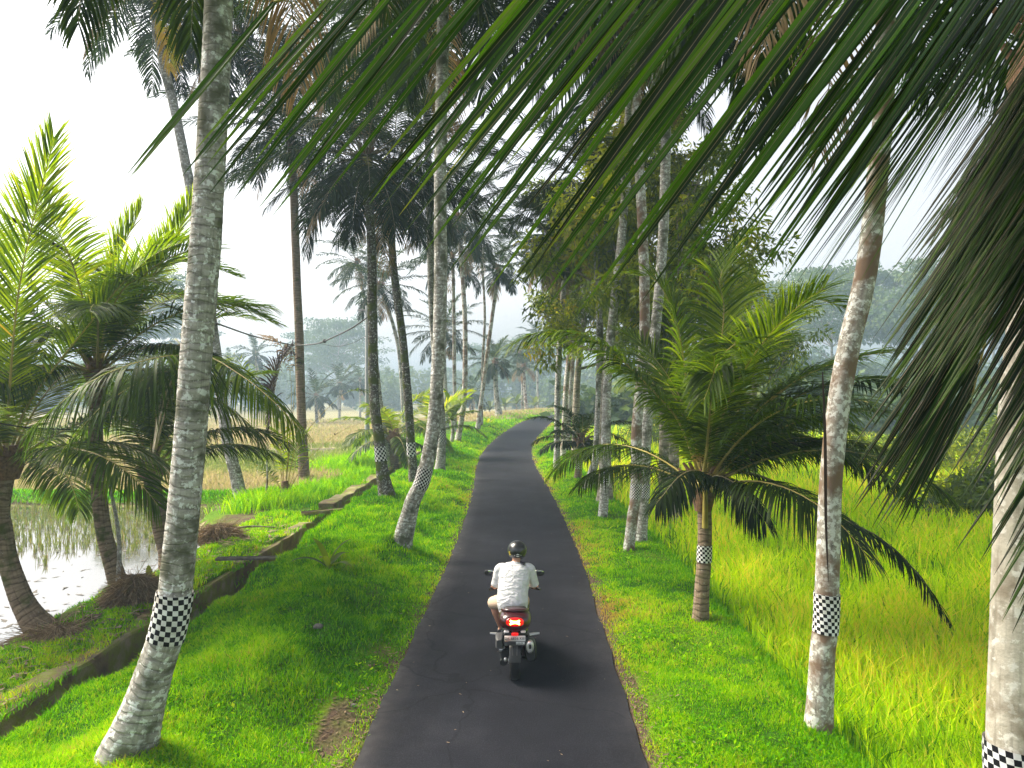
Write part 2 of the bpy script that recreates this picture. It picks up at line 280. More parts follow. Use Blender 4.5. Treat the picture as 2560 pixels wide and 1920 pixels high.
M['road'] = roadmat()
def groundmat():                                    # tint: 0 turf soil, .33 bare brown soil, .66 dry field, 1 wet mud
    m, n, l, b, o = nt('ground_soil')
    a = n.new('ShaderNodeAttribute'); a.attribute_name = 'tint'
    tc = n.new('ShaderNodeTexCoord'); z = n.new('ShaderNodeTexNoise'); z.inputs['Scale'].default_value = 3.5; z.inputs['Detail'].default_value = 9; l.new(tc.outputs['Object'], z.inputs['Vector'])
    r = ramp(n, [(0, (.040, .12, .003)), (.25, (.10, .17, .006)), (.36, (.085, .058, .040)), (.52, (.12, .10, .05)), (.66, (.30, .28, .14)), (.82, (.26, .24, .13)), (1, (.050, .042, .034))])
    ma = n.new('ShaderNodeMath'); ma.operation = 'MULTIPLY_ADD'; l.new(z.outputs[0], ma.inputs[0]); ma.inputs[1].default_value = .16
    mb_ = n.new('ShaderNodeMath'); mb_.operation = 'SUBTRACT'; l.new(a.outputs['Fac'], mb_.inputs[0]); mb_.inputs[1].default_value = .08; l.new(mb_.outputs[0], ma.inputs[2])
    l.new(ma.outputs[0], r.inputs[0])
    z2 = n.new('ShaderNodeTexNoise'); z2.inputs['Scale'].default_value = 22; z2.inputs['Detail'].default_value = 6; l.new(tc.outputs['Object'], z2.inputs['Vector'])
    rf = ramp(n, [(.3, (.55, .55, .55)), (.7, (1.35, 1.35, 1.35))]); l.new(z2.outputs[0], rf.inputs[0])
    mu = n.new('ShaderNodeMix'); mu.data_type = 'RGBA'; mu.blend_type = 'MULTIPLY'; mu.inputs[0].default_value = 1; l.new(r.outputs[0], mu.inputs[6]); l.new(rf.outputs[0], mu.inputs[7])
    l.new(mu.outputs[2], b.inputs['Base Color']); b.inputs['Roughness'].default_value = .95; b.inputs['Specular IOR Level'].default_value = .1
    bp = n.new('ShaderNodeBump'); bp.inputs['Strength'].default_value = .8; bp.inputs['Distance'].default_value = .05; l.new(z2.outputs[0], bp.inputs['Height']); l.new(bp.outputs[0], b.inputs['Normal'])
    return m
M['ground'] = groundmat()
def watermat():
    m, n, l, b, o = nt('paddy_water')
    b.inputs['Base Color'].default_value = (.10, .095, .085, 1); b.inputs['Roughness'].default_value = .05; b.inputs['Specular IOR Level'].default_value = 1; b.inputs['IOR'].default_value = 2.2
    tc = n.new('ShaderNodeTexCoord'); z = n.new('ShaderNodeTexNoise'); z.inputs['Scale'].default_value = 2.5; z.inputs['Detail'].default_value = 7; l.new(tc.outputs['Object'], z.inputs['Vector'])
    bp = n.new('ShaderNodeBump'); bp.inputs['Strength'].default_value = .03; bp.inputs['Distance'].default_value = .03; l.new(z.outputs[0], bp.inputs['Height']); l.new(bp.outputs[0], b.inputs['Normal'])
    return m
M['water'] = watermat()
# ------------------------------------------------------------------ the land
_ty = np.arange(-60, 260, .25)
_ky = [-60, 0, 7, 10.8, 15.1, 18.8, 25.4, 30, 34.7, 38.9, 44.5, 50.3, 54, 58, 66, 75, 84, 95, 115, 150, 260]
_kx = [-.2, -.2, -.107, -.03, .087, .094, .02, -.15, -.30, -.35, -.26, .12, .6, 1.15, 2.3, 4.3, 7.2, 12.5, 26, 55, 150]
_kz = [0, 0, 0, 0, 0, 0, .01, .06, .12, .17, .24, .40, .60, .80, 1.14, 1.38, 1.52, 1.6, 1.7, 1.8, 2.0]
_w = np.hanning(33); _w /= _w.sum()
_sm = lambda a: np.convolve(np.pad(a, 16, mode='edge'), _w, 'valid')
_xc = _sm(np.interp(_ty, _ky, _kx)); _zc = _sm(np.interp(_ty, _ky, _kz))
def roadx(Y): return np.interp(Y, _ty, _xc)
def roadz(Y): return np.interp(Y, _ty, _zc)
CANX0, CANX1 = -5.85, -5.24                          # irrigation channel beside the left bank
def smst(x, a, b): t = np.clip((x-a)/(b-a), 0, 1); return t*t*(3-2*t)
def ground_h(X, Y):
    X = np.asarray(X, float); Y = np.asarray(Y, float); zr = roadz(Y); u = roadx(Y)-X-1.52; v = X-roadx(Y)-1.52
    nz = snoise(X, Y, 1.4, 1)*.12+snoise(X, Y, 3.6, 2)*.075+snoise(X, Y, 7.5, 3)*.025
    far = smst(Y, 42, 60)
    bank = np.interp(u, [0, .25, .8, 1.4, 2.2, 3.0, 3.7, 4.4], [-.01, .02, .10, .27, .37, .30, .20, .08])
    mound = .22*np.exp(-((Y-16.2)/2.2)**2-((u-1.3)/.55)**2)+.18*np.exp(-((Y-11.0)/1.8)**2-((u-1.5)/.7)**2)-.10*np.exp(-((Y-13.3)/.9)**2-((u-1.3)/.6)**2)
    zl = zr*(1-smst(u, 4, 26))+bank+(mound+nz)*smst(u, .05, .5)*(1-.55*smst(u, 3.8, 4.6))
    strip = .02+nz*.6
    zl = np.where(X < CANX0-.05, strip*(1-far)+zl*far, zl)
    pad = -.46+snoise(X, Y, 2.0, 5)*.012
    dry = -.30+snoise(X, Y, .3, 6)*.05+zr*(1-smst(u, 6, 30))
    edge = -7.55+snoise(Y, Y*0, .9, 9)*.28-1.9*smst(Y, 17, 22)
    k = smst(-X, -edge, -edge+.7)
    lowl = np.where(Y < 25.2, pad, dry); bund = .32*np.exp(-((Y-26.0)/.55)**2)
    zl = zl*(1-k)+(lowl+bund)*k
    lowr = -.5+snoise(X, Y, .4, 8)*.04+zr*(1-smst(v, 8, 40))
    vr = np.interp(v, [0, .3, 1.0, 1.9, 2.15, 2.7], [-.01, .02, .06, .04, -.05, -.5])
    zrt = np.where(v < 2.7, zr+vr+nz*.5*smst(v, .05, .5)*(1-smst(v, 2.0, 2.7)), lowr)
    z = np.where(X < roadx(Y), zl, zrt)
    z = np.where((u < 0) & (v < 0), zr-.04*smst(np.minimum(-u, -v), 0, .1)-.012, z)
    incan = (X > CANX0-.06) & (X < CANX1+.12) & (Y < 46)
    z = np.where(incan, -.62, z)
    return z
def h1(x, y): return float(ground_h(np.array([x]), np.array([y]))[0])
def axis(parts):
    o = []
    for a, b, s in parts: o.append(np.arange(a, b, s))
    return np.unique(np.round(np.concatenate(o), 4))
gx = axis([(-380, -80, 12), (-80, -24, 2), (-24, -9, .4), (-9, 5.2, .1), (5.2, 12, .5), (12, 60, 2.5), (60, 381, 12)])
gy = axis([(-60, 2, 3), (2, 30, .12), (30, 60, .4), (60, 110, 1.2), (110, 381, 9)])
GX, GY = np.meshgrid(gx, gy); GZ = ground_h(GX, GY)
u = roadx(GY)-GX-1.52; v = GX-roadx(GY)-1.52
patch = np.exp(-((GX+1.95)/.28)**2-((GY-7.7)/.9)**2)+.7*np.exp(-((GX+1.85)/.22)**2-((GY-9.8)/.5)**2)
zone = .10+.0*GX+.10*snoise(GX, GY, 2.2, 12)
zone = np.where((u > -.2) & (u < .16+.1*snoise(GX, GY, 2.5, 3)), .34, zone); zone = np.where((v > -.2) & (v < .2+.14*snoise(GX, GY, 1.7, 4)), .36, zone)
zone = zone*(1-np.clip(patch*1.4, 0, 1))+.34*np.clip(patch*1.4, 0, 1)
zone = np.where(GX < CANX0-.05, .12+.22*smst(snoise(GX, GY, 1.6, 14), -.1, .5), zone)
zone = np.where((GX < -7.5) & (GY < 25.2) & (GZ < -.2), 1.0, zone)
zone = np.where((GX < -8.2) & (GY > 26.6), .62+.06*snoise(GX, GY, .35, 15), zone)
zone = np.where((GX < -7.8) & (np.abs(GY-47) < 1.6) & (GX < -12), .95, zone)
zone = np.where((v > 2.2), .18, zone); zone = np.where((GY > 66) & (u > .8), .60, zone)
zone = np.where((GX > CANX0-.08) & (GX < CANX1+.14) & (GY < 46), .95, zone)
mb = MB(); nx, ny = len(gx), len(gy); i = np.arange(ny-1)[:, None]*nx; j = np.arange(nx-1)[None]
mb.add(np.stack([GX, GY, GZ], -1).reshape(-1, 3), np.stack([i+j, i+j+1, i+j+1+nx, i+j+nx], -1).reshape(-1, 4), 0, zone.ravel())
tag(mb.build('ground', M['ground']), kind='structure')
# road: a strip that follows its own centre line
yy = np.concatenate([np.arange(-50, 40, .25), np.arange(40, 180, .5)]); P = np.stack([roadx(yy), yy, roadz(yy)], 1); T = norm(np.gradient(P, axis=0)); Sd = np.stack([T[:, 1], -T[:, 0], 0*yy], 1)
off = np.array([-1.50, -1.36, -1.15, -.6, 0, .6, 1.15, 1.36, 1.50]); rag = rng.normal(0, 1, (len(yy), 2)); rag = np.stack([np.convolve(rag[:, k], [.25, .5, .25], 'same') for k in (0, 1)], 1)*.030
V = P[:, None]+Sd[:, None]*off[None, :, None]; V[:, 0] += Sd*(rag[:, :1]); V[:, -1] += Sd*(rag[:, 1:])
V[..., 2] += .004+.012*(1-(off/1.5)**2)[None]
mb = MB(); m = len(off); i = np.arange(len(yy)-1)[:, None]*m; j = np.arange(m-1)[None]
mb.add(V.reshape(-1, 3), np.stack([i+j, i+j+1, i+j+1+m, i+j+m], -1).reshape(-1, 4), 0, np.tile([1.7, .7, .15, 0, 0, 0, .1, .25, .6], len(yy)))
e = V[:, [0, -1]].copy(); e2 = e.copy(); e2[..., 2] -= .06
for k in (0, 1):
    q = np.concatenate([e[:, k], e2[:, k]]); n_ = len(yy); a = np.arange(n_-1)
    mb.add(q, np.stack([a, a+1, a+1+n_, a+n_], 1), 0, .8)
tag(mb.build('road', M['road']), kind='structure')
# water: the flooded paddy and the channel
def sheet(name, x0, x1, y0, y1, z, mat, n=2):
    mb = MB(); mb.add([[x0, y0, z], [x1, y0, z], [x1, y1, z], [x0, y1, z]], np.array([[0, 1, 2, 3]])); return tag(mb.build(name, mat), kind='structure')
sheet('paddy_water', -60, -7.0, -20, 25.9, -.425, M['water'])
sheet('channel_water', CANX0-.02, CANX1+.02, -30, 46, -.50, M['water'])
# channel walls
def wall(name, x0, x1, y0, y1, zt, label, zb=-.7, step=.5):
    mb = MB(); ys = np.arange(y0, y1+.01, step); n_ = len(ys); jit = rng.normal(0, .04, (n_, 4)); a = rng.normal(0, .03, n_)+.03*np.sin(ys*1.7)
    pr = np.stack([np.stack([x0+jit[:, 0], ys, 0*ys+zb], 1), np.stack([x0+jit[:, 1], ys, zt+a], 1), np.stack([x1-.03+jit[:, 2], ys, zt+a*.6+.005], 1), np.stack([x1+jit[:, 2], ys, zt-.03+a], 1), np.stack([x1+jit[:, 3], ys, 0*ys+zb], 1)], 1)
    i = np.arange(n_-1)[:, None]*5; j = np.arange(4)[None]
    mb.add(pr.reshape(-1, 3), [np.stack([i+j, i+5+j, i+6+j, i+1+j], -1).reshape(-1, 4), np.array([[0, 1, 2, 3, 4]]), np.array([[4, 3, 2, 1, 0]])+5*(n_-1)])
    o = mb.build(name, M['conc'], smooth=False, origin=(x0, (y0+y1)/2, 0)); return tag(o, label, 'channel wall')
wall('channel_wall', -6.24, CANX0, -12, 20.2, .05, 'long mossy concrete wall along the paddy side of the irrigation channel')
wall('channel_wall', -6.28, CANX0+.03, 22.3, 44, .20, 'raised dark concrete channel wall beyond the gap, running behind the two dark trunks')
wall('channel_wall', CANX1, CANX1+.14, -12, 44, -.08, 'low concrete wall under the grassy bank edge of the irrigation channel')
mb = MB(); box(mb, (-5.62, 15.05, .16), (.85, .10, .025), rotm(0, .02, .16)); tag(mb.build('plank', plain('old_plank', (.16, .14, .12), .9, var=.4, scale=9), origin=(-5.62, 15.05, .16)), 'narrow grey plank laid across the irrigation channel', 'plank')
mb = MB(); box(mb, (-5.9, 21.2, .13), (.62, .13, .06), rotm(0, -.03, .35)); tag(mb.build('concrete_beam', M['conc'], origin=(-5.9, 21.2, .13)), 'short dark concrete beam bridging the gap between the channel walls', 'beam')

# ------------------------------------------------------------------ grass, rice, stubble
def blades(X, Y, Z, H, Wd, tint, lean, mid=True, bendz=.55):
    n = len(X); az = rng.uniform(0, 2*np.pi, n); d = np.stack([np.cos(az), np.sin(az), 0*az], 1); p = np.stack([-np.sin(az), np.cos(az), 0*az], 1)
    tw = rng.uniform(0, np.pi, n); p = np.stack([np.cos(az+tw), np.sin(az+tw), 0*az], 1)
    B = np.stack([X, Y, Z], 1); L = (H*lean)[:, None]
    c = B+d*L*.30+np.stack([0*H, 0*H, H*bendz], 1); t = B+d*L+np.stack([0*H, 0*H, H*np.sqrt(np.maximum(1-lean**2*.7, .15))], 1)
    w = (Wd/2)[:, None]
    V = np.stack([B-p*w*.8, B+p*w*.8, c+p*w, c-p*w, t], 1).reshape(-1, 3); k = np.arange(n)[:, None]*5
    return V, [k+np.array([[0, 1, 2, 3]]), k+np.array([[3, 2, 4]])], np.repeat(tint, 5)
def scatter(n, x0, x1, ymin, ymax, pw=2.0):          # more of them near the camera: density ~ 1/Y^pw
    t = rng.uniform(0, 1, n)
    Y = ymin*(ymax/ymin)**t if pw == 1 else (ymin**(1-pw)+t*(ymax**(1-pw)-ymin**(1-pw)))**(1/(1-pw))
    return rng.uniform(0, 1, n)*(x1-x0)+x0, Y
mb = MB()
def lawn(n, side):
    if side == 'L': U, Y = scatter(n, .0, 3.74, 5.2, 95, 1.75); X = roadx(Y)-1.50-U
    elif side == 'R': U, Y = scatter(n, .0, 2.25, 5.2, 95, 1.75); X = roadx(Y)+1.50+U
    else: X, Y = scatter(n, -7.75, -5.95, 7.0, 60, 1.5); U = X*0+1
    pt = np.exp(-((X+2.0)/.36)**2-((Y-7.7)/.85)**2)+.7*np.exp(-((X+1.85)/.2)**2-((Y-9.8)/.5)**2)
    cl = snoise(X, Y, 3.0, 21)*.5+snoise(X, Y, 9, 22)*.5; big = snoise(X, Y, .8, 23)
    keep = (rng.uniform(0, 1, n) > pt*1.25) & (rng.uniform(0, 1, n) < .25+U*3.2)
    if side == 'S': keep &= (cl > -.35) & (rng.uniform(0, 1, n) < .8)
    if side == 'S': keep &= ~((X > -6.22) & (Y < 20.4) & (rng.uniform(0, 1, n) < .5))
    keep &= ~((X > CANX0-.4) & (X < CANX1+.1) & (Y < 46) & (side != 'S'))
    X, Y, U, cl, big = X[keep], Y[keep], U[keep], cl[keep], big[keep]; n = len(X)
    sc_ = np.clip(Y/9, .8, 6)**.72
    H = (.056+.050*np.maximum(cl, -.8)+.035*rng.random(n)**2)*np.where(U < .4, .7, 1)*sc_**.55*(1.35 if side != 'R' else 1)
    tint = np.clip(.45+.16*big+.20*cl+rng.normal(0, .17, n)+(.30*np.exp(-U/.35) if side == 'R' else .22*np.exp(-U/.25))+(.1 if side == 'S' else 0), .02, 1)
    if side == 'R': tint = np.clip(tint+.34*smst(snoise(X, Y, 1.5, 31), .1, .7)*np.exp(-(U/1.0)**2), 0, 1)
    lean = np.clip(rng.normal(.55, .25, n), .1, .98)
    mb.add(*[(a) for a in (lambda r: (r[0], r[1], 0, r[2]))(blades(X, Y, ground_h(X, Y)-.012, H, .0105*sc_*rng.uniform(.6, 1.4, n), tint, lean))])
lawn(185000, 'L'); lawn(95000, 'R'); lawn(60000, 'S')
tag(mb.build('grass', M['grass'], smooth=False), kind='stuff')
# long weeds: bund across the paddy, edge of the rice, edge of the channel
mb = MB()
def weeds(X, Y, H, t0, w=.014, lean=.5, Z=None):
    n = len(X); sc_ = np.clip(Y/10, .8, 5)**.7
    r = blades(X, Y, (ground_h(X, Y) if Z is None else Z)-.02, H*rng.uniform(.5, 1.25, n), w*sc_*rng.uniform(.6, 1.3, n), np.clip(t0+rng.normal(0, .12, n), 0, 1), np.clip(rng.normal(lean, .2, n), .1, .97)); mb.add(r[0], r[1], 0, r[2])
n = 16000; weeds(rng.uniform(-40, -8, n), rng.normal(26.0, .45, n), np.full(n, .20), .35, .016)
n = 5000; X, Y = scatter(n, 0, 1, 6, 50, 1.5); weeds(roadx(Y)+1.52+2.15+rng.normal(0, .16, n), Y, np.full(n, .17), .42)
n = 3500; X, Y = scatter(n, 0, 1, 6.5, 45, 1.4); weeds(CANX1+.16+np.abs(rng.normal(0, .07, n)), Y, np.full(n, .12), .45, .011)
n = 2600; X, Y = scatter(n, 0, 1, 6.5, 30, 1.5); k_ = snoise(X*0, Y, 2.5, 77) > -.1; Y = Y[k_]; n = len(Y); weeds(CANX0-.03+rng.normal(0, .05, n), Y, np.full(n, .13), .40, .013, .75, Z=np.where(rng.random(n) < .6, .04, -.15-.2*rng.random(n)))
def tuft(cx, cy_, r, n, H, t0, w=.013): weeds(rng.normal(cx, r, n), rng.normal(cy_, r, n), np.full(n, H), t0, w, .55)
for cx, cy_, r, n, H, t0 in [(-8.6, 22.6, .45, 900, .62, .62), (-7.9, 23.6, .5, 700, .5, .60), (-7.3, 25.5, .35, 500, .65, .55), (-8.2, 24.6, .6, 900, .5, .52), (-6.9, 27.4, .5, 900, .5, .5), (-7.6, 33.5, .8, 1500, .8, .55), (-8.5, 36, .9, 1300, .7, .6), (-6.8, 31, .5, 700, .55, .55), (-7.2, 40, 1, 1200, .8, .55), (-6.7, 47, .9, 900, .8, .5), (-5.4, 18.3, .3, 500, .22, .45), (-5.3, 19.6, .25, 350, .26, .5), (-3.05, 9.0, .2, 90, .22, .5), (-3.3, 11.6, .3, 120, .25, .4), (-2.3, 15.9, .3, 120, .25, .4)]: tuft(cx, cy_, r, n, H, t0)
for k in range(150):
    y = 5.6+rng.random()**1.5*40; tuft(roadx(y)-1.55-rng.uniform(.5, 3.5), y, rng.uniform(.05, .14), 30, rng.uniform(.09, .2), rng.uniform(.3, .62), .010)
for k in range(40):
    y = 5.6+rng.random()**1.5*40; tuft(roadx(y)+1.55+rng.uniform(.5, 2.2), y, .06, 22, .10, .55, .010)
tag(mb.build('weeds', M['grass'], smooth=False), kind='stuff')
mb = MB()
n = 84000; t = rng.uniform(0, 1, n); Y = (5.2**-.55+t*(62**-.55-5.2**-.55))**(1/-.55); X = roadx(Y)+1.52+2.3+rng.uniform(0, 1, n)**1.0*np.maximum(.80*Y+4-3.8, 2.5)
wv = snoise(X, Y, 1.6, 41); bg_ = snoise(X, Y, .45, 42); keep = (rng.random(n) < .82+.35*wv); X, Y, wv, bg_ = X[keep], Y[keep], wv[keep], bg_[keep]; n = len(X); sc_ = np.clip(Y/9, .8, 6)**.7
edge = smst(X-roadx(Y)-1.52, 2.3, 3.1)
r = blades(X, Y, ground_h(X, Y), (.60+.12*wv+.26*rng.random(n))*(.55+.45*edge)*np.where(rng.random(n) < .12, 1.15, 1), .0195*sc_*rng.uniform(.5, 1.4, n), np.clip(.38+.28*edge+.14*bg_+.16*wv+rng.normal(0, .30, n), .0, 1), np.clip(rng.normal(.34, .17, n), .04, .9), bendz=.62)
mb.add(r[0], r[1], 0, r[2]); tag(mb.build('rice_crop', M['rice'], smooth=False), kind='stuff')
mb = MB()
n = 70000; t = rng.uniform(0, 1, n); Y = (26.8**-.4+t*(112**-.4-26.8**-.4))**(1/-.4); X = -7.6-rng.uniform(0, 1, n)*np.maximum(.80*Y-7, 3)
row = np.abs(np.sin(X*4.2+Y*1.3)); keep = (rng.random(n) < .35+.65*row) & ~((np.abs(Y-47) < 1.5) & (X < -12)); X, Y = X[keep], Y[keep]; n = len(X); sc_ = np.clip(Y/26, .9, 4)
green = smst(snoise(X, Y, .12, 51)+.5*snoise(X, Y*3, .1, 52), .1, .6)
r = blades(X, Y, ground_h(X, Y), (.20+.12*rng.random(n))*sc_**.4, .05*sc_*rng.uniform(.6, 1.2, n), np.clip(.60-.50*green+rng.normal(0, .16, n), 0, 1), np.clip(rng.normal(.35, .2, n), .05, .9))
mb.add(r[0], r[1], 0, r[2])
n = 9000; X = rng.uniform(-16, 12, n); Y = rng.uniform(66, 104, n); k = (roadx(Y)-X > 2.3); X, Y = X[k], Y[k]; n = len(X)
r = blades(X, Y, ground_h(X, Y), .3+.2*rng.random(n), .11*rng.uniform(.6, 1.2, n), np.clip(.7+rng.normal(0, .15, n), 0, 1), np.clip(rng.normal(.4, .2, n), .05, .9)); mb.add(r[0], r[1], 0, r[2])
tag(mb.build('dry_stubble', M['stub'], smooth=False), kind='stuff')
mb = MB()                                            # stubble clumps standing in the water
cx = []; 
for yy_ in np.arange(15.6, 25.4, .30):
    for xx_ in np.arange(-20, -8.6, .30):
        if rng.random() < np.clip((yy_-16.6)/3.5, .02, .92)*np.clip((-xx_-8.2)/1.6+(.3 if yy_ > 20 else 0), .0, 1): cx.append((xx_+rng.normal(0, .06), yy_+rng.normal(0, .06)))
for k in range(16): cx.append((rng.uniform(-13, -9), rng.uniform(9, 15)))
cx = np.repeat(np.array(cx), 9, 0)+rng.normal(0, .035, (len(cx)*9, 2)); n = len(cx)
r = blades(cx[:, 0], cx[:, 1], np.full(n, -.44), .16+.18*rng.random(n)*np.clip(cx[:, 1]/20, .3, 1.2), .022*rng.uniform(.6, 1.2, n), np.clip(.45+rng.normal(0, .25, n), 0, 1), np.clip(rng.normal(.3, .2, n), .05, .9)); mb.add(r[0], r[1], 0, r[2])
tag(mb.build('wet_stubble', M['reed'], smooth=False), kind='stuff')
mb = MB()                                            # dead leaves, cut grass and floating scum
def litter(X, Y, Z, l, t, lift=.01):
    n = len(X); az = rng.uniform(0, 6.28, n); d = np.stack([np.cos(az), np.sin(az), rng.normal(0, .12, n)], 1)*(l/2)[:, None]; p = np.stack([-np.sin(az), np.cos(az), 0*az], 1)*(l*.14)[:, None]; c = np.stack([X, Y, Z+lift], 1)
    V = np.stack([c-d, c+p, c+d, c-p], 1).reshape(-1, 3); mb.add(V, np.arange(n)[:, None]*4+np.array([[0, 1, 2, 3]]), 0, np.repeat(t, 4))
n = 900; _, Y = scatter(n, 0, 1, 5.5, 40, 1.6); s_ = np.where(rng.random(n) < .5, 1, -1); X = roadx(Y)+s_*(1.52+np.abs(rng.normal(0, .22, n))); litter(X, Y, ground_h(X, Y), rng.uniform(.03, .10, n), rng.uniform(.0, .7, n), .02)
n = 500; X = rng.uniform(-1.4, 1.4, n); Y = 6+rng.random(n)**1.5*40; X = X+roadx(Y); litter(X[:150], Y[:150], roadz(Y[:150])+.012, rng.uniform(.015, .05, 150), rng.uniform(.2, 1, 150), .006)
n = 260; X = rng.normal(-2.0, .3, n); Y = rng.normal(7.8, .9, n); litter(X, Y, ground_h(X, Y), rng.uniform(.03, .10, n), rng.uniform(0, .3, n), .015)
n = 900; X = rng.uniform(-7.5, -6.0, n); Y = rng.uniform(8, 20, n); litter(X, Y, ground_h(X, Y), rng.uniform(.08, .3, n), rng.uniform(.1, 1, n), .04)
tag(mb.build('leaf_litter', M['straw'], smooth=False), kind='stuff')
mb = MB(); n = 260; X = -7.9-np.abs(rng.normal(0, 2.2, n)); Y = 9+rng.random(n)**1.3*11; litter(X, Y, np.full(n, -.424), rng.uniform(.05, .35, n), rng.uniform(0, .4, n), .004)
tag(mb.build('floating_debris', plain('wet_debris', (.07, .06, .05), .8), smooth=False), kind='stuff')

mb = MB()                                            # low broad-leaved weeds in the turf
n = 5200; U, Y = scatter(n, .25, 3.7, 5.4, 45, 1.7); s_ = np.where(rng.random(n) < .62, -1, 1); X = roadx(Y)+s_*(1.52+np.where(s_ > 0, U*.55, U)); k = (snoise(X, Y, 2.1, 61) > .05) & (X > CANX1+.2); X, Y = X[k], Y[k]; n = len(X)
for m_ in range(4):
    az = rng.uniform(0, 6.28, n); d = np.stack([np.cos(az), np.sin(az), rng.uniform(.1, .8, n)], 1); p = np.stack([-np.sin(az), np.cos(az), 0*az], 1); L = rng.uniform(.03, .075, n)[:, None]*np.clip(Y/9, .8, 4)[:, None]**.5; c = np.stack([X, Y, ground_h(X, Y)+.02], 1)+rng.normal(0, .03, (n, 3))*np.array([1, 1, 0])
    V = np.stack([c, c+d*L*.5+p*L*.28, c+d*L, c+d*L*.5-p*L*.28], 1).reshape(-1, 3); mb.add(V, np.arange(n)[:, None]*4+np.array([[0, 1, 2, 3]]), 0, np.repeat(np.clip(rng.normal(.38, .2, n), .05, .85), 4))
tag(mb.build('ground_cover', M['grass'], smooth=False), kind='stuff')
M['midrib'] = plain('leaflet_midrib', (.17, .12, .06), .6, var=.4, scale=15)
# ------------------------------------------------------------------ palm fronds
def frond(mb, P, npair=70, ll=.95, a0=75, a1=28, droop=1.0, w=.045, tint=.4, pet=.16, lift=.25, hint=(0, 0, 1), K=4, ml=0, mr=1, rr=.028, fold=False, tj=.13, prof=None, keep=1.0, rs=5, aim=None, spread=.22, anz=.055, aim2=None, midrib=None):
    """one pinnate leaf along the curve P: a stalk and leaflets in a row on either side that hang by their weight"""
    P = np.asarray(P, float); Mn = len(P); s = np.linspace(0, 1, Mn); Tn, _, _ = frames(P)
    tube(mb, P, rr*(1-.86*s**.8), rs, mr, .5, cap=False)
    ss = np.clip(np.linspace(pet, 1, npair)+rng.normal(0, .25/npair, npair), 0, 1)
    bp = np.stack([np.interp(ss, s, P[:, k]) for k in range(3)], 1); T = norm(np.stack([np.interp(ss, s, Tn[:, k]) for k in range(3)], 1))
    S = norm(np.cross(T, np.asarray(hint, float))); N = np.cross(S, T); q = (ss-pet)/(1-pet)
    L0 = ll*(np.clip(np.sin(np.pi*(.10+.80*q)), 0, 1)**.75) if prof is None else ll*prof(q)
    for sd in (-1, 1):
        n = npair; a = R(a0)+(R(a1)-R(a0))*q+rng.normal(0, .06, n); L = L0*rng.uniform(.86, 1.1, n)
        li = lift+rng.normal(0, .09, n)
        d0 = norm(np.cos(a)[:, None]*T+np.sin(a)[:, None]*(sd*S)+li[:, None]*N); dr = droop*rng.uniform(.7, 1.35, n)
        if aim is not None: A2 = aim if aim2 is None else aim2; d0 = norm(np.asarray(aim, float)*(1-q)[:, None]+np.asarray(A2, float)*q[:, None]+sd*spread*np.array([0, 1., 0])+rng.normal(0, anz, (n, 3))*np.array([1, .6, 1]))
        wv0 = norm(T-d0*np.sum(T*d0, 1, keepdims=True)); tw = rng.normal(0, .22, n); wv0 = wv0*np.cos(tw)[:, None]+np.cross(d0, wv0)*np.sin(tw)[:, None]
        p = bp.copy(); rows = []; ks = np.linspace(0, 1, K+1); wp = np.interp(ks, [0, .12, .45, .8, 1], [.45, .9, 1, .62, .04]); up = []
        for k in range(K+1):
            d = norm(d0+np.array([0, 0, -1.0])*(dr*ks[k]**1.25)[:, None])
            wv = norm(wv0-d*np.sum(wv0*d, 1, keepdims=True)); nn = np.cross(d, wv); hw = (w/2)*wp[k]*(L/ll)[:, None]**.4
            if fold and midrib is not None: rows.append(np.stack([p-wv*hw-nn*hw*.35, p-wv*hw*.09, p+wv*hw*.09, p+wv*hw-nn*hw*.35], 1))
            elif fold: rows.append(np.stack([p-wv*hw-nn*hw*.45, p, p+wv*hw-nn*hw*.45], 1))
            else: rows.append(np.stack([p-wv*hw, p+wv*hw], 1))
            if k < K: p = p+d*(L/K)[:, None]
        V = np.stack(rows, 1); c = V.shape[2]                          # n, K+1, c, 3
        kk = rng.random(n) < keep; V = V[kk]; n = len(V)
        base = (np.arange(n)*(K+1)*c)[:, None, None]; i = (np.arange(K)*c)[None, :, None]; j = np.arange(c-1)[None, None]
        f = np.stack([base+i+j, base+i+j+1, base+i+j+1+c, base+i+j+c], -1).reshape(-1, 4)
        tt = np.clip(tint+rng.normal(0, tj, n)[:, None]+np.array([0]*(K-1)+[.03, .16])[None]+np.zeros((1, K+1)), 0, 1)
        if midrib is None: mb.add(V.reshape(-1, 3), f, ml, np.repeat(tt, c, 1).ravel())
        else: g3 = np.arange(len(f)) % 3 == 1; mb.add(V.reshape(-1, 3), f[~g3], ml, np.repeat(tt, c, 1).ravel()); mb.n -= len(V.reshape(-1, 3)); mb.L.append((f[g3]+mb.n).ravel()); mb.S.append(np.full(g3.sum(), 4)); mb.M.append(np.full(g3.sum(), midrib)); mb.n += len(V.reshape(-1, 3))
def arc(c, az, el0, L, bend, n=18, side=0.0):         # curve that leaves c at elevation el0 and bows down by `bend`
    s = np.linspace(0, 1, n); el = el0-bend*s**1.35; a = az+side*s
    d = np.stack([np.cos(el)*np.cos(a), np.cos(el)*np.sin(a), np.sin(el)], 1)
    return np.asarray(c, float)+np.concatenate([[[0, 0, 0]], np.cumsum((d[:-1]+d[1:])/2*(L/(n-1)), 0)])
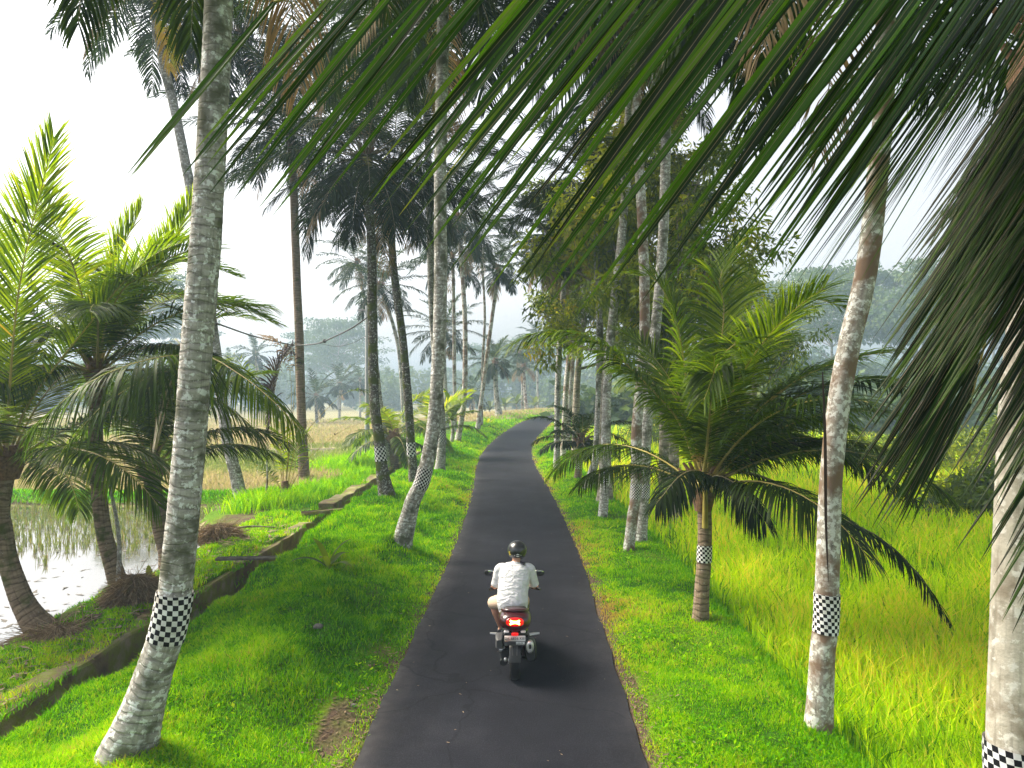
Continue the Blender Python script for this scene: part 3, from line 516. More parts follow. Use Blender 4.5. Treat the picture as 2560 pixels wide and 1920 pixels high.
def crown(mb, c, n=22, L=4.2, seed=0, npair=60, ll=.85, w=.05, K=3, tint=.35, dead=2, elmax=78, elmin=-35, azs=None, rr=.03, droop=1.1, rs=4, bend=(45, 95), ml=0, mr=1, md=2):
    g = np.random.default_rng(seed); ga = 2.39996
    for k in range(n):
        f = k/(n-1); az = k*ga+g.uniform(-.25, .25) if azs is None else g.uniform(*azs)
        el = R(elmax+(elmin-elmax)*f**.85+g.uniform(-6, 6)); Lk = L*(.72+.28*math.sin(math.pi*min(1, .25+f)))*g.uniform(.88, 1.08)
        bd = R(g.uniform(*bend))*(1-.35*f)
        isd = k >= n-dead
        frond(mb, arc(np.asarray(c)+np.array([math.cos(az), math.sin(az), 0])*.09, az, el, Lk, bd, 14, g.uniform(-.25, .25)), npair, ll*g.uniform(.9, 1.1), 70, 26, droop*(1+.9*f)*(1.6 if isd else 1), w*(.6 if isd else 1), np.clip(tint-.18*f+.12*(f < .2)+g.uniform(-.08, .08), .02, .9) if not isd else .5, .17, .28-.35*f, K=K, ml=md if isd else ml, mr=mr, rr=rr, rs=rs, keep=.8 if isd else .97)
LEAFM = lambda a='leaf', r='rachis': [M[a], M[r], M['leaf_dead']]
def crown_core(mb, c, r, h, dirv=(0, 0, 1), mat=0, nst=9, seed=0):       # fibrous heart: old leaf bases spreading from the trunk top
    g = np.random.default_rng(seed); c = np.asarray(c, float)
    tube(mb, np.stack([c-np.array([0, 0, .5])*h, c, c+np.array([0, 0, .6])*h]), [r*1.0, r*1.5, r*.7], 10, mat, .4)
    for k in range(nst):
        a = k*2.4+g.uniform(-.2, .2); e = g.uniform(.3, 1.0); d = np.array([math.cos(a)*math.cos(e), math.sin(a)*math.cos(e), math.sin(e)])
        p0 = c+np.array([0, 0, g.uniform(-.35, .3)*h]); tube(mb, np.stack([p0, p0+d*h*.4, p0+d*h*.75+np.array([0, 0, .05])]), [r*.55, r*.33, r*.16], 6, mat, .5, rad2=[r*.25, r*.16, r*.08])
def nuts(mb, c, r, n, rad, seed=0):
    g = np.random.default_rng(seed)
    for k in range(n):
        a = g.uniform(0, 6.28); p = np.asarray(c)+np.array([math.cos(a)*r, math.sin(a)*r, g.uniform(-.16, .10)]); blob(mb, p, (rad, rad, rad*1.18), 1, 12, 0, g.random(), rotm(g.uniform(-.4, .4), g.uniform(-.4, .4)))
GP = {'L': 'tall palms along the left verge', 'R': 'palms along the right verge', 'H': 'hazy palms in the distance'}
def trunk_mesh(pts, r0, r1, flare=1.8, fh=.8, ringh=.10, nseg=18, step=None, seed=0, rough=.04, rj=.03):
    P0 = np.asarray(pts, float); Lr = np.sum(np.linalg.norm(np.diff(P0, axis=0), axis=1)); n = max(8, int(Lr/(step or ringh/3)))
    P = smooth_path(P0, n); s = np.linspace(0, Lr, n); r = r0+(r1-r0)*(s/Lr)**.8; r = r*(1+(flare-1)*np.exp(-(s/fh)**1.3))
    g = np.random.default_rng(seed); ph = g.uniform(0, 6.28, 8)
    ringv = 1-rj*(((s+.02*np.sin(s*9))/ringh) % 1) if step is None else 1
    r = r*ringv
    def wob(ss, th): return 1+rough*(.5*np.sin(2*th+ss*1.3+ph[0])+.35*np.sin(3*th-ss*2.1+ph[1])+.3*np.sin(5*th+ss*4+ph[2])+.25*np.sin(7*th-ss*7+ph[3]))*(1+1.6*np.exp(-ss/fh))
    mb = MB(); tube(mb, P, r, nseg, 0, .5, wob=wob); return mb, P, r, s
def cloth_band(root, P, r, z0, z1, seed=0, rows=None):
    zz = P[:, 2]; k = np.where((zz >= z0) & (zz <= z1))[0]
    if len(k) < 2: k = np.array([np.argmin(abs(zz-z0)), np.argmin(abs(zz-z1))])
    L = np.linalg.norm(P[k[-1]]-P[k[0]]); n = 14; q = np.stack([np.interp(np.linspace(z0, z1, n), zz, P[:, i]) for i in range(3)], 1); rr_ = np.full(n, np.interp((z0+z1)/2, zz, r))*1.055; rr_ = np.maximum(rr_, np.interp(np.linspace(z0, z1, n), zz, r)*1.05)+.004
    mb = MB(); g = np.random.default_rng(seed); ph = g.uniform(0, 6.28, 4)
    tube(mb, q, rr_, 28, 0, .5, cap=False, wob=lambda ss, th: 1+.018*np.sin(3*th+ss*9+ph[0])+.012*np.sin(8*th+ph[1]-ss*5))
    U = mb.U[0]; circ = 2*np.pi*rr_[0]; sq = circ/22
    sq = sq if rows is None else L/rows
    U[:, 0] = np.round(circ/sq/2)*2*U[:, 0]+.25*U[:, 1]/sq*.5; U[:, 1] = U[:, 1]/sq
    o = mb.build('cloth_band', M['cloth'], root); o['label'] = 'black and white checkered cloth wrapped round the trunk'; return o
def palm(label, pts, Y, r0, r1, mat, cloth=None, cr=None, flare=1.8, fh=.8, ringh=.10, step=None, seed=1, cat='palm tree', group=None, zbase=None, dy=0.0, name='coconut_palm', leaf='leaf_dark', rach='rachis_dark', rows=None, nutn=0, rough=.04):
    """pts: the trunk's course in the photograph from foot to crown; Y: its distance; dy: how much the crown leans away"""
    n = len(pts); Q = []; y0 = pts[0][1]; y1 = pts[-1][1]
    for (a, b) in pts: Q.append(W(a, b, Y+dy*((y0-b)/(y0-y1))))
    Q = np.array(Q); gz = h1(Q[0][0], Q[0][1]); Q = np.vstack([[Q[0][0]-(Q[1][0]-Q[0][0])*.03, Q[0][1], gz-.25], Q]) if Q[0][2] > gz-.2 else Q
    base = np.array([Q[0][0], Q[0][1], gz])
    root = thing(name, base, label, cat, group)
    mb, P, r, s = trunk_mesh(Q, r0, r1, flare, fh, ringh, 20 if step is None else 12, step, seed, rough, .008 if mat in ('t_pale', 't_cream') else .03); mb.build('trunk', M[mat], root)
    if cloth: cloth_band(root, P, r, W(0, cloth[1], Y)[2], W(0, cloth[0], Y)[2], seed, rows)
    if cr:
        c = P[-1]; mb = MB(); crown(mb, c, seed=seed, **cr); crown_core(mb, c, r1*1.1, .6, mat=3, seed=seed); mb.build('crown', LEAFM(leaf, rach)+[M['fibre']], root)
        if nutn: mb = MB(); nuts(mb, c-np.array([0, 0, .15]), .28, nutn, .11, seed); mb.build('coconuts', M['nut'], root)
    return root, P, r
def thing(name, loc, label, cat, group=None): return empty(name, loc, label, cat, group)
HI = dict(n=34, L=5.2, npair=84, ll=1.0, w=.040, K=4, tint=.36, dead=2, elmin=-42, droop=.85, bend=(35, 80))
MID = dict(n=34, L=5.3, npair=66, ll=1.0, w=.052, K=3, tint=.36, dead=2, elmin=-44, droop=.85, bend=(35, 80))
LOW = dict(n=20, L=4.6, npair=40, ll=.95, w=.075, K=3, tint=.34, dead=1, elmin=-42, rs=3, droop=.9, bend=(35, 80))
# left verge, near to far
palm('largest grey palm trunk at the left, leaning from a flared foot on the grass bank', [(318, 1885), (380, 1700), (428, 1540), (447, 1400), (468, 1180), (492, 868), (516, 578), (532, 290), (548, 0), (556, -300), (545, -900)], 6.46, .165, .118, 't_grey', (1480, 1597), HI, 1.95, .5, .085, seed=3, group=GP['L'])
palm('pale curved palm bending away from the road edge, checkered band low on the trunk', [(1000, 1378), (1030, 1260), (1058, 1194), (1083, 1071), (1095, 907), (1101, 743), (1101, 410), (1105, 205), (1107, 41), (1104, -90)], 15.6, .17, .135, 't_grey', (1170, 1218), HI, 1.5, .7, .10, rows=10, seed=4, group=GP['L'])
q4, _a, _b = palm('straight dark palm with a white flared foot beside the concrete channel', [(972, 1259), (956, 1180), (948, 1100), (935, 989), (931, 784), (929, 620), (922, 500), (912, 395)], 22.4, .19, .14, 't_dark', (1116, 1152), HI, 1.75, .7, .12, rows=6, seed=5, group=GP['L'], nutn=7)
palm('leaning dark mossy palm just behind the bigger pale curved one', [(1035, 1215), (1029, 1130), (1019, 989), (1009, 866), (993, 743), (980, 620), (984, 492), (984, 420)], 26.7, .18, .14, 't_dark', (1106, 1140), HI, 1.3, .7, .12, rows=6, seed=6, group=GP['L'])
palm('slim palm half hidden behind the pale curved trunk, with a faded checkered band', [(1098, 1194), (1104, 1110), (1100, 1000), (1086, 850), (1078, 700), (1074, 512), (1062, 80)], 30.2, .19, .14, 't_grey', (1076, 1108), MID, 1.6, .7, .12, rows=8, seed=7, group=GP['L'])
palm('white palm with a bent foot at the left road verge, before the seedling', [(1143, 1108), (1152, 1060), (1161, 989), (1163, 825), (1157, 702), (1150, 600), (1145, 545)], 46, .19, .14, 't_pale', None, MID, 1.3, .8, .2, .3, seed=8, group=GP['L'])
palm('very thin white palm behind the bent white one on the left', [(1137, 1112), (1137, 1000), (1136, 927), (1135, 800), (1133, 690), (1131, 640)], 52, .16, .12, 't_pale', None, LOW, 1.3, .8, .2, .3, seed=9, group=GP['L'])
palm('thin white palm leaning right over the road bend', [(1193, 1082), (1202, 1010), (1210, 948), (1226, 825), (1240, 722), (1245, 672)], 54, .18, .14, 't_pale', None, dict(LOW, L=3.6), 1.4, .8, .2, .3, seed=10, group=GP['L'])
palm('thin pale trunk close beside the palm that leans over the bend', [(1203, 1075), (1205, 1000), (1207, 900), (1212, 800), (1208, 700), (1200, 600)], 58, .13, .10, 't_pale', None, LOW, 1.3, .8, .2, .3, seed=11, group=GP['L'])
palm('short hazy palm with a ringed trunk on the tan rise where the road bends', [(1250, 1048), (1242, 1000), (1239, 950), (1238, 905)], 72, .30, .21, 't_grey', None, dict(LOW, L=3.6, n=22), 1.7, 1.2, .4, .3, seed=12, group=GP['H'])
palm('tall palm hidden behind the largest trunk, its dark crown spreading at the top left', [(455, 1236), (474, 1050), (494, 868), (517, 578), (534, 290), (570, 150), (600, 95)], 28, .18, .14, 't_grey', None, MID, 1.3, .7, .12, .15, seed=33, group=GP['L'])
palm('tall palm hidden behind the dark foot palm, only its high crown showing', [(978, 1172), (960, 1080), (938, 900), (931, 640), (926, 400), (918, 110)], 34, .17, .13, 't_grey', None, MID, 1.3, .7, .12, .15, seed=19, group=GP['L'])
# left field
palm('straight slender palm on the paddy strip, standing alone against white sky', [(760, 1204), (757, 1120), (752, 989), (748, 840), (742, 700), (735, 500), (730, 400), (724, 318)], 29.7, .21, .165, 't_brown', None, MID, 1.4, .8, .14, .2, seed=14, group=GP['L'])
q2, _a, _b = palm('grey palm leaning left over the paddy, with a hanging yellow frond', [(604, 1256), (588, 1180), (568, 1100), (548, 950), (528, 800), (490, 560), (470, 440), (440, 290), (405, 140), (386, 20), (374, -50)], 24, .205, .15, 't_grey', None, dict(MID, dead=1), 1.35, .8, .12, .2, seed=15, group=GP['L'])
palm('hazy tall palm on the left with a slightly bent trunk and an open crown', [(935, 1075), (927, 900), (918, 800), (905, 710), (893, 655)], 62, .17, .14, 't_grey', None, dict(LOW, n=24), 1.3, .8, .2, .4, seed=16, group=GP['H'])
palm('hazy palm behind the two dark trunks, leaning left', [(1010, 1070), (1000, 900), (985, 820), (965, 760), (950, 715)], 52, .17, .13, 't_grey', None, dict(LOW, n=24), 1.3, .8, .2, .4, seed=17, group=GP['H'])
palm('hazy low palm with spreading fronds seen behind the pale curved trunk', [(1118, 1085), (1114, 980), (1111, 900), (1110, 830)], 58, .18, .14, 't_grey', None, dict(LOW, n=24, elmin=-40), 1.3, .8, .2, .4, seed=18, group=GP['H'])
# right verge
palm('light grey palm with lichen at the lower right, checkered band below half height', [(2046, 1818), (2056, 1640), (2066, 1530), (2075, 1240), (2094, 1030), (2123, 866), (2152, 743), (2174, 620), (2196, 420), (2210, 250), (2214, 60), (2215, -420)], 7.66, .138, .098, 't_pale', (1482, 1580), HI, 1.28, .35, .11, seed=20, group=GP['R'])
palm('front trunk of a close pair on the right verge, with a scar under its band', [(1572, 1378), (1580, 1300), (1590, 1227), (1592, 1071), (1606, 907), (1612, 784), (1606, 560), (1592, 300), (1575, -160)], 16.4, .135, .11, 't_pale', (1208, 1246), MID, 1.1, .5, .12, .1, rows=9, seed=21, group=GP['R'])
palm('rear trunk of the close pair on the right verge', [(1602, 1350), (1606, 1290), (1612, 1180), (1616, 1071), (1630, 907), (1650, 700), (1662, 480), (1672, -60)], 17.6, .15, .12, 't_grey', (1209, 1244), MID, 1.1, .5, .12, .1, rows=9, seed=22, group=GP['R'])
palm('straight grey palm on the right verge, between the close pair and a leaning one', [(1507, 1292), (1511, 1230), (1513, 1170), (1515, 1071), (1521, 907), (1537, 743), (1560, 520), (1582, 60)], 21, .145, .12, 't_grey', (1172, 1206), MID, 1.2, .5, .12, .1, rows=9, seed=23, group=GP['R'])
palm('slim palm leaning right on the verge in front of the small green palm', [(1464, 1231), (1480, 1180), (1491, 1132), (1498, 989), (1500, 850), (1494, 700), (1488, 560), (1484, 470)], 26.4, .16, .12, 't_grey', (1124, 1146), MID, 1.3, .5, .12, .12, seed=24, group=GP['R'])
palm('straight slim palm nearest the road on the right, beyond the small green palm', [(1392, 1181), (1393, 1100), (1394, 989), (1400, 850), (1411, 690), (1416, 600)], 33, .16, .12, 't_grey', None, dict(MID, L=3.8, dead=5), 1.2, .5, .12, .15, seed=25, group=GP['R'])
palm('pale palm right behind the straight slim one on the right verge', [(1407, 1153), (1410, 1080), (1416, 960), (1425, 866), (1430, 760), (1434, 660)], 39, .17, .13, 't_pale', None, dict(LOW, npair=44), 1.2, .5, .2, .2, seed=26, group=GP['R'])
palm('faded palm farther down the right verge, third in the slim row', [(1419, 1128), (1421, 1060), (1432, 900), (1444, 760), (1452, 640)], 45, .17, .13, 't_pale', None, LOW, 1.2, .5, .2, .3, seed=27, group=GP['R'])
palm('hazy pale palm beyond the bend with drooping dead fronds under its crown', [(1318, 1030), (1313, 990), (1311, 950), (1309, 915)], 98, .26, .2, 't_pale', None, dict(LOW, n=22, dead=6, L=3.8), 1.3, 1, .4, .4, seed=28, group=GP['H'])
palm('hazy palm leaning beside the pale one beyond the bend', [(1306, 1028), (1306, 980), (1304, 930), (1300, 880)], 104, .2, .16, 't_pale', None, dict(LOW, n=20, L=3.8), 1.3, 1, .4, .4, seed=29, group=GP['H'])
palm('thin hazy palm at the right of the road bend', [(1345, 1030), (1344, 960), (1343, 900), (1342, 840)], 110, .17, .14, 't_grey', None, dict(LOW, n=20, L=3.8), 1.3, 1, .4, .4, seed=30, group=GP['H'])
# small green palm on the right verge
rt, P, r = palm('small dark green palm with a short brown trunk on the right verge', [(1444, 1204), (1447, 1160), (1452, 1104)], 29.7, .16, .12, 't_brown', (1152, 1172), dict(n=17, L=2.5, npair=46, ll=.62, w=.06, K=3, tint=.25, dead=0, elmin=-12, bend=(50, 85)), 1.35, .35, .12, .06, seed=31, group='short palms', leaf='leaf_dark')
mb = MB(); p = W(1456, 1130, 29.5); tube(mb, np.stack([p, p+np.array([.10, -.05, .25]), p+np.array([.02, -.05, .62])]), [.03, .06, .02], 7); mb.build('flower_sheath', M['rachis'], rt)
# ------------------------------------------------------------------ short palms with hand laid fronds
def hand(px, Y, dY=0.0):                             # rachis through picture points, its distance changing by dY along the way
    n = len(px); return smooth_path([W(a, b, Y+dY*k/(n-1)) for k, (a, b) in enumerate(px)], 20)
def fpart(root, P, leaf='leaf', rach='rachis', **k):
    mb = MB(); frond(mb, P, **k); o = mb.build('frond', [M[leaf], M[rach], M['midrib']], root); return o
def short_palm(label, pts, Y, r0, r1, mat, cloth=None, seed=0, nfr=14, L=3.2, ll=.8, leaf='leaf', azs=None, el=(75, -5), bend=(45, 85), core=.5, flare=1.4, rows=None, group='short palms', tint=.42, w=.030, coreat=None, npair=130):
    root, P, r = palm(label, pts, Y, r0, r1, mat, cloth, None, flare, .45, .07, None, seed, group=group, rows=rows)
    c = P[-1]; mb = MB(); crown_core(mb, c, r1*1.25, core, seed=seed, nst=12); mb.build('crown_heart', M['fibre'], root)
    g = np.random.default_rng(seed+100)
    for k in range(nfr):
        f = k/max(nfr-1, 1); az = k*2.39996+g.uniform(-.3, .3) if azs is None else azs[k % len(azs)]+g.uniform(-.2, .2)
        fpart(root, arc(c, az, R(el[0]+(el[1]-el[0])*f+g.uniform(-6, 6)), L*g.uniform(.85, 1.1), R(g.uniform(*bend)), 18, g.uniform(-.2, .2)), leaf, 'rachis', npair=npair, ll=ll*g.uniform(.9, 1.1), droop=.5+1.2*f, w=w, tint=np.clip(tint-.22*f+.1*(f < .3)+g.uniform(-.06, .06), .05, .9), K=4, lift=.25-.3*f, rr=.028)
    return root, c
fpart(q4, hand([(912, 395), (905, 270), (885, 200), (850, 197), (815, 250), (798, 310)], 22.4, -1.0), 'leaf_dead', 'rachis_dark', npair=60, ll=.9, droop=1.6, w=.05, tint=.7, K=3)['label'] = 'tan dead frond'
fpart(q2, hand([(374, -50), (380, -95), (392, -90), (402, -40), (414, 60), (426, 175)], 24, -.8), 'leaf', 'rachis', npair=70, ll=1.0, droop=2.2, w=.06, tint=.94, tj=.05, K=3)['label'] = 'yellow hanging frond'
# far left palm
rA, cA = short_palm('bent brown palm at the left edge, its foot on the water\'s edge', [(118, 1590), (82, 1545), (49, 1486), (20, 1400), (6, 1320), (0, 1281), (8, 1220), (18, 1160)], 11.1, .165, .13, 't_brown', None, 41, 12, 3.6, .95, azs=[2.6, -2.4, 1.6, 3.0, -1.3, 1.2, 2.2, -.4, .9], el=(70, 0), flare=1.7, tint=.5)
for px, Y, dY, kw in [([(18, 1150), (22, 1010), (38, 800), (62, 640), (104, 470), (134, 345)], 11.0, -.6, dict(ll=1.0, tint=.50, droop=.3, lift=.1, a0=55, a1=18)),
                      ([(20, 1150), (60, 1030), (120, 940), (240, 790), (300, 715), (380, 640), (470, 600)], 11.2, 1.0, dict(ll=1.1, tint=.40, droop=.8)),
                      ([(20, 1150), (10, 1000), (-30, 800), (-60, 620), (-40, 480)], 11.1, .5, dict(ll=1.0, tint=.55, droop=.4)),
                      ([(16, 1160), (-20, 1060), (-70, 1060), (-110, 1180), (-120, 1290)], 11.0, -1.0, dict(ll=.8, tint=.5, droop=1.3))]:
    fpart(rA, hand(px, Y, dY), npair=150, w=.030, K=4, **kw)
# second palm of the left clump
rB, cB = short_palm('slender brown palm of the left clump, standing over the straw heap', [(305, 1486), (285, 1420), (262, 1342), (250, 1260), (246, 1194), (240, 1100), (240, 1000), (242, 935)], 13.2, .15, .12, 't_brown', None, 42, 18, 3.7, .95, el=(82, 5), flare=1.4, tint=.42)
for px, Y, dY, kw in [([(242, 935), (262, 800), (290, 660), (352, 525)], 13.2, .3, dict(ll=.85, tint=.56, droop=.4, a0=50, a1=20)),
                      ([(242, 935), (330, 780), (400, 660), (440, 590), (480, 505)], 13.2, -.3, dict(ll=.8, tint=.54, droop=.5, a0=50, a1=20)),
                      ([(242, 935), (300, 800), (400, 735), (530, 752), (620, 775), (683, 808)], 13.2, 1.2, dict(ll=.9, tint=.25, droop=1.0)),
                      ([(242, 935), (215, 780), (150, 650), (60, 600), (-30, 640)], 13.2, .5, dict(ll=.9, tint=.42, droop=.9)),
                      ([(242, 935), (290, 770), (380, 690), (480, 650), (590, 690)], 13.3, 2.0, dict(ll=.8, tint=.3, droop=.8)),
                      ([(242, 935), (180, 850), (110, 850), (50, 960)], 13.2, -1.0, dict(ll=.9, tint=.35, droop=1.3))]:
    fpart(rB, hand(px, Y, dY), npair=150, w=.030, K=4, **kw)
# third palm, half behind the big trunk
rC, cC = short_palm('shorter palm with long arching fronds, half hidden behind the largest trunk', [(420, 1385), (405, 1330), (390, 1260), (382, 1215), (378, 1170)], 15.0, .19, .17, 't_brown', None, 43, 8, 3.4, .95, azs=[1.2, 2.2, .4, 2.6, 1.7, .1, 2.0, .9, 1.4], el=(75, 30), flare=1.3, tint=.36, leaf='leaf')
def path3(p): return smooth_path([W(*q) for q in p], 24)
fpart(rC, path3([(378, 1165, 14.9), (410, 1000, 12.6), (452, 900, 10.6), (400, 893, 9.8), (300, 920, 9.3), (190, 975, 8.9), (82, 1072, 8.7)]), K=6, ll=1.25, tint=.20, droop=3.6, lift=0, w=.034, npair=120, pet=.34)
fpart(rC, path3([(378, 1165, 14.9), (430, 980, 12.6), (500, 893, 11.4), (590, 930, 10.8), (680, 1000, 10.4), (752, 1075, 10.2)]), K=6, ll=1.05, tint=.42, droop=3.0, lift=0, w=.032, npair=110, pet=.3)
fpart(rC, path3([(378, 1165, 14.9), (400, 1010, 12.9), (420, 930, 11.3), (340, 960, 10.5), (250, 1020, 10.1), (170, 1110, 9.9)]), K=6, ll=1.1, tint=.25, droop=3.4, lift=0, w=.034, npair=110, pet=.3)
for px, Y, dY, kw in [([(378, 1165), (400, 1040), (450, 985), (540, 1000), (620, 1060), (660, 1110)], 14.8, .6, dict(ll=1.0, tint=.35, droop=2.0, lift=0, npair=90)),
                      ([(378, 1165), (390, 1040), (360, 990), (290, 1010), (210, 1080), (190, 1150)], 14.8, .6, dict(ll=1.0, tint=.28, droop=2.0, lift=0, npair=90)),
                      ([(378, 1165), (420, 960), (480, 840), (560, 790), (640, 800)], 15, 1.5, dict(ll=.85, tint=.3, droop=.9, npair=80))]:
    kw.setdefault('w', .040); fpart(rC, hand(px, Y, dY), K=5, **kw)
# coconut palm on the right verge
rD, cD = short_palm('short palm bearing young coconuts on the right verge beside the rice', [(1750, 1556), (1755, 1480), (1760, 1400), (1762, 1322), (1758, 1230)], 11.26, .118, .112, 't_brown', (1362, 1404), 44, 24, 3.7, .9, azs=[.3, 2.2, -1.2, 2.0, 1.2, -1.7, 1.8, -.4, .8, 1.3, 0, 1.4, -.8, .5, -1.3, .2, 1.0, -.5, .1, .7], el=(86, 24), flare=1.3, leaf='leaf', rows=7, tint=.30, core=.62, w=.026, npair=140, bend=(48, 92))
mb = MB(); nuts(mb, cD+np.array([0, -.08, .22]), .17, 11, .062, 3); nuts(mb, W(1790, 1205, 11.0), .07, 4, .07, 5); mb.build('coconuts', M['nut'], rD)
mb = MB()
for k in range(26): a = k*.61; p = W(1748, 1150, 11.05); tube(mb, np.stack([p, p+np.array([math.cos(a)*.09, -.03, .05+.05*math.sin(a*3)]), p+np.array([math.cos(a)*.15, -.05, .02+.08*math.sin(a)])]), [.010, .008, .004], 5)
mb.build('flower_stalks', M['flower'], rD)
mb = MB(); p = [W(1763, y, 11.0) for y in (1320, 1250, 1180, 1120)]; tube(mb, smooth_path(p, 12), [.05, .05, .045, .045, .04, .04, .035, .03, .03, .03, .02, .02], 8); mb.build('leaf_stalk', M['rachis'], rD)
for px, Y, dY, kw in [([(1752, 1200), (1700, 1060), (1640, 985), (1560, 905), (1480, 848), (1398, 829), (1330, 836), (1285, 858)], 11.2, -.9, dict(ll=.85, tint=.30, droop=1.5, lift=.05, npair=110)),
                      ([(1760, 1210), (1850, 1180), (1960, 1215), (2090, 1290), (2200, 1345), (2300, 1440), (2376, 1556)], 11.2, -.6, dict(ll=.62, tint=.12, droop=2.0, lift=-.1, npair=110, leaf='leaf_dark')),
                      ([(1758, 1210), (1830, 1100), (1930, 1030), (2060, 985), (2180, 950), (2290, 975)], 11.3, 1.2, dict(ll=.8, tint=.15, droop=1.5, lift=0, npair=100, leaf='leaf_dark')),
                      ([(1758, 1200), (1850, 980), (1940, 840), (2020, 750), (2110, 770)], 11.3, .6, dict(ll=.95, tint=.35, droop=.8, npair=96)),
                      ([(1755, 1200), (1790, 960), (1810, 780), (1800, 690), (1860, 600)], 11.3, .4, dict(ll=.9, tint=.42, droop=.8, npair=110)),
                      ([(1752, 1200), (1720, 980), (1690, 800), (1640, 700), (1600, 690)], 11.3, .6, dict(ll=.9, tint=.42, droop=.8, npair=110)),
                      ([(1755, 1200), (1790, 1000), (1830, 880), (1835, 862), (1800, 900), (1760, 1000)], 11.0, -1.6, dict(ll=.9, tint=.3, droop=1.6, npair=90)),
                      ([(1752, 1230), (1745, 1180), (1700, 1190), (1640, 1260)], 11.1, -.9, dict(ll=.7, tint=.1, droop=1.8, lift=-.1, npair=70, leaf='leaf_dark')),
                      ([(1758, 1230), (1790, 1190), (1850, 1220), (1910, 1300)], 11.1, -1.0, dict(ll=.75, tint=.1, droop=1.8, lift=-.1, npair=70, leaf='leaf_dark')),
                      ([(1758, 1215), (1880, 1120), (2010, 1110), (2160, 1160), (2290, 1250)], 11.4, .8, dict(ll=.75, tint=.12, droop=1.8, lift=-.05, npair=90, leaf='leaf_dark'))]:
    lf = kw.pop('leaf', 'leaf'); fpart(rD, hand(px, Y, dY), lf, 'rachis' if lf == 'leaf' else 'rachis_dark', w=.036, K=5, **kw)
# the palm at the right edge whose fronds hang over the camera
rE, PE, _r = palm('cream barked palm cut by the right edge, whose fronds hang across the whole top', [(2534, 2600), (2536, 1920), (2548, 1400), (2566, 1030), (2592, 700), (2625, 180)], 4.15, .165, .125, 't_cream', (1856, 2010), None, 1.25, .3, .09, None, 45, group=GP['R'], rows=9)
cE = PE[-1]; mb = MB(); crown_core(mb, cE, .15, .6, seed=9, nst=12); mb.build('crown_heart', M['fibre'], rE)
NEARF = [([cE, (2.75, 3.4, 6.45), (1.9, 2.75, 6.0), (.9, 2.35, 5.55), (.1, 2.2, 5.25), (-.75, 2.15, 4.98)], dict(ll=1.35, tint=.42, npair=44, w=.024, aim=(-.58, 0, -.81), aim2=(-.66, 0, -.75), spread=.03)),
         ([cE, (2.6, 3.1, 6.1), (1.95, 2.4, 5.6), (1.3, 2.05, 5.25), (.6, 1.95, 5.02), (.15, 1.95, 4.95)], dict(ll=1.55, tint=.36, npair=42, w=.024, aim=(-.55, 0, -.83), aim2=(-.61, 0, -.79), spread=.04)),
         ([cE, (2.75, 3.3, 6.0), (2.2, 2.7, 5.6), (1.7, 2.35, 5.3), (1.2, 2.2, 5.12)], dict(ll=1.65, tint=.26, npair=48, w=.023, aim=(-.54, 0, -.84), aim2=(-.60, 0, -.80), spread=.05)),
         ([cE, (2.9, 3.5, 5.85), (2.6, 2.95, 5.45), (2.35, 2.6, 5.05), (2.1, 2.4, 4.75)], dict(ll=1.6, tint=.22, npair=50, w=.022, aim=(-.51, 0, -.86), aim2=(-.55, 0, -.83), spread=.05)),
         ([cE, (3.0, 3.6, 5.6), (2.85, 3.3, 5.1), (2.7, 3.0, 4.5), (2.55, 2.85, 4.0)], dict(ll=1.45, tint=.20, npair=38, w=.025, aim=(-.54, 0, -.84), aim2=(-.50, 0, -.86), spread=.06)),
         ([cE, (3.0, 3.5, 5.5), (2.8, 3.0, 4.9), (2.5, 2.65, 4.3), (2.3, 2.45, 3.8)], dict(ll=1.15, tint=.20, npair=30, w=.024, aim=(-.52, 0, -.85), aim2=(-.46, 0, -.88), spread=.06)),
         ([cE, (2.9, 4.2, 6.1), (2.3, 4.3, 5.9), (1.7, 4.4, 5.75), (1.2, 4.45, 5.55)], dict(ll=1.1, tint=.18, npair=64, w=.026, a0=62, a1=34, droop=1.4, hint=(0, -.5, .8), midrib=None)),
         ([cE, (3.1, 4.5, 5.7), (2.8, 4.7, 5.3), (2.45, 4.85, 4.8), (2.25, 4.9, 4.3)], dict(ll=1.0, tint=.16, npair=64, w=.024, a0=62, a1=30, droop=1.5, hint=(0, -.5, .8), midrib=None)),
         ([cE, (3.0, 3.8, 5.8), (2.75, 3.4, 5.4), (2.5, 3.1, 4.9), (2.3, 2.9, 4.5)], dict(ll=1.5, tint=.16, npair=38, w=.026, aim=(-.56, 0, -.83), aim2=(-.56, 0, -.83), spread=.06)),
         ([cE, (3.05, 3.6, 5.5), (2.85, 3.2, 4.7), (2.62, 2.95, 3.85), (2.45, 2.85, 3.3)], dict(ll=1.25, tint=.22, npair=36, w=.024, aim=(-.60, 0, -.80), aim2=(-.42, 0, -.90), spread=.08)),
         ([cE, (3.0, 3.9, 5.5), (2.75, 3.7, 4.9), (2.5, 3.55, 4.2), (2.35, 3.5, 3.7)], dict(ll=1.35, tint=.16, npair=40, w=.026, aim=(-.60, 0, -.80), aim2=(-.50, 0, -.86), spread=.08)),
         ([cE, (3.6, 5.0, 6.5), (3.7, 6.0, 6.4), (3.6, 6.9, 5.6)], dict(ll=1.0, tint=.3, droop=1.2, npair=70)), ([cE, (2.9, 4.9, 6.4), (2.3, 5.7, 6.3), (1.8, 6.4, 5.8), (1.5, 6.8, 5.2)], dict(ll=1.0, tint=.3, droop=1.3, npair=70, w=.035)),
         ([cE, (3.4, 4.1, 7.0), (3.2, 3.8, 7.9), (2.9, 3.4, 8.5)], dict(ll=.9, tint=.5, droop=.5, npair=60))]
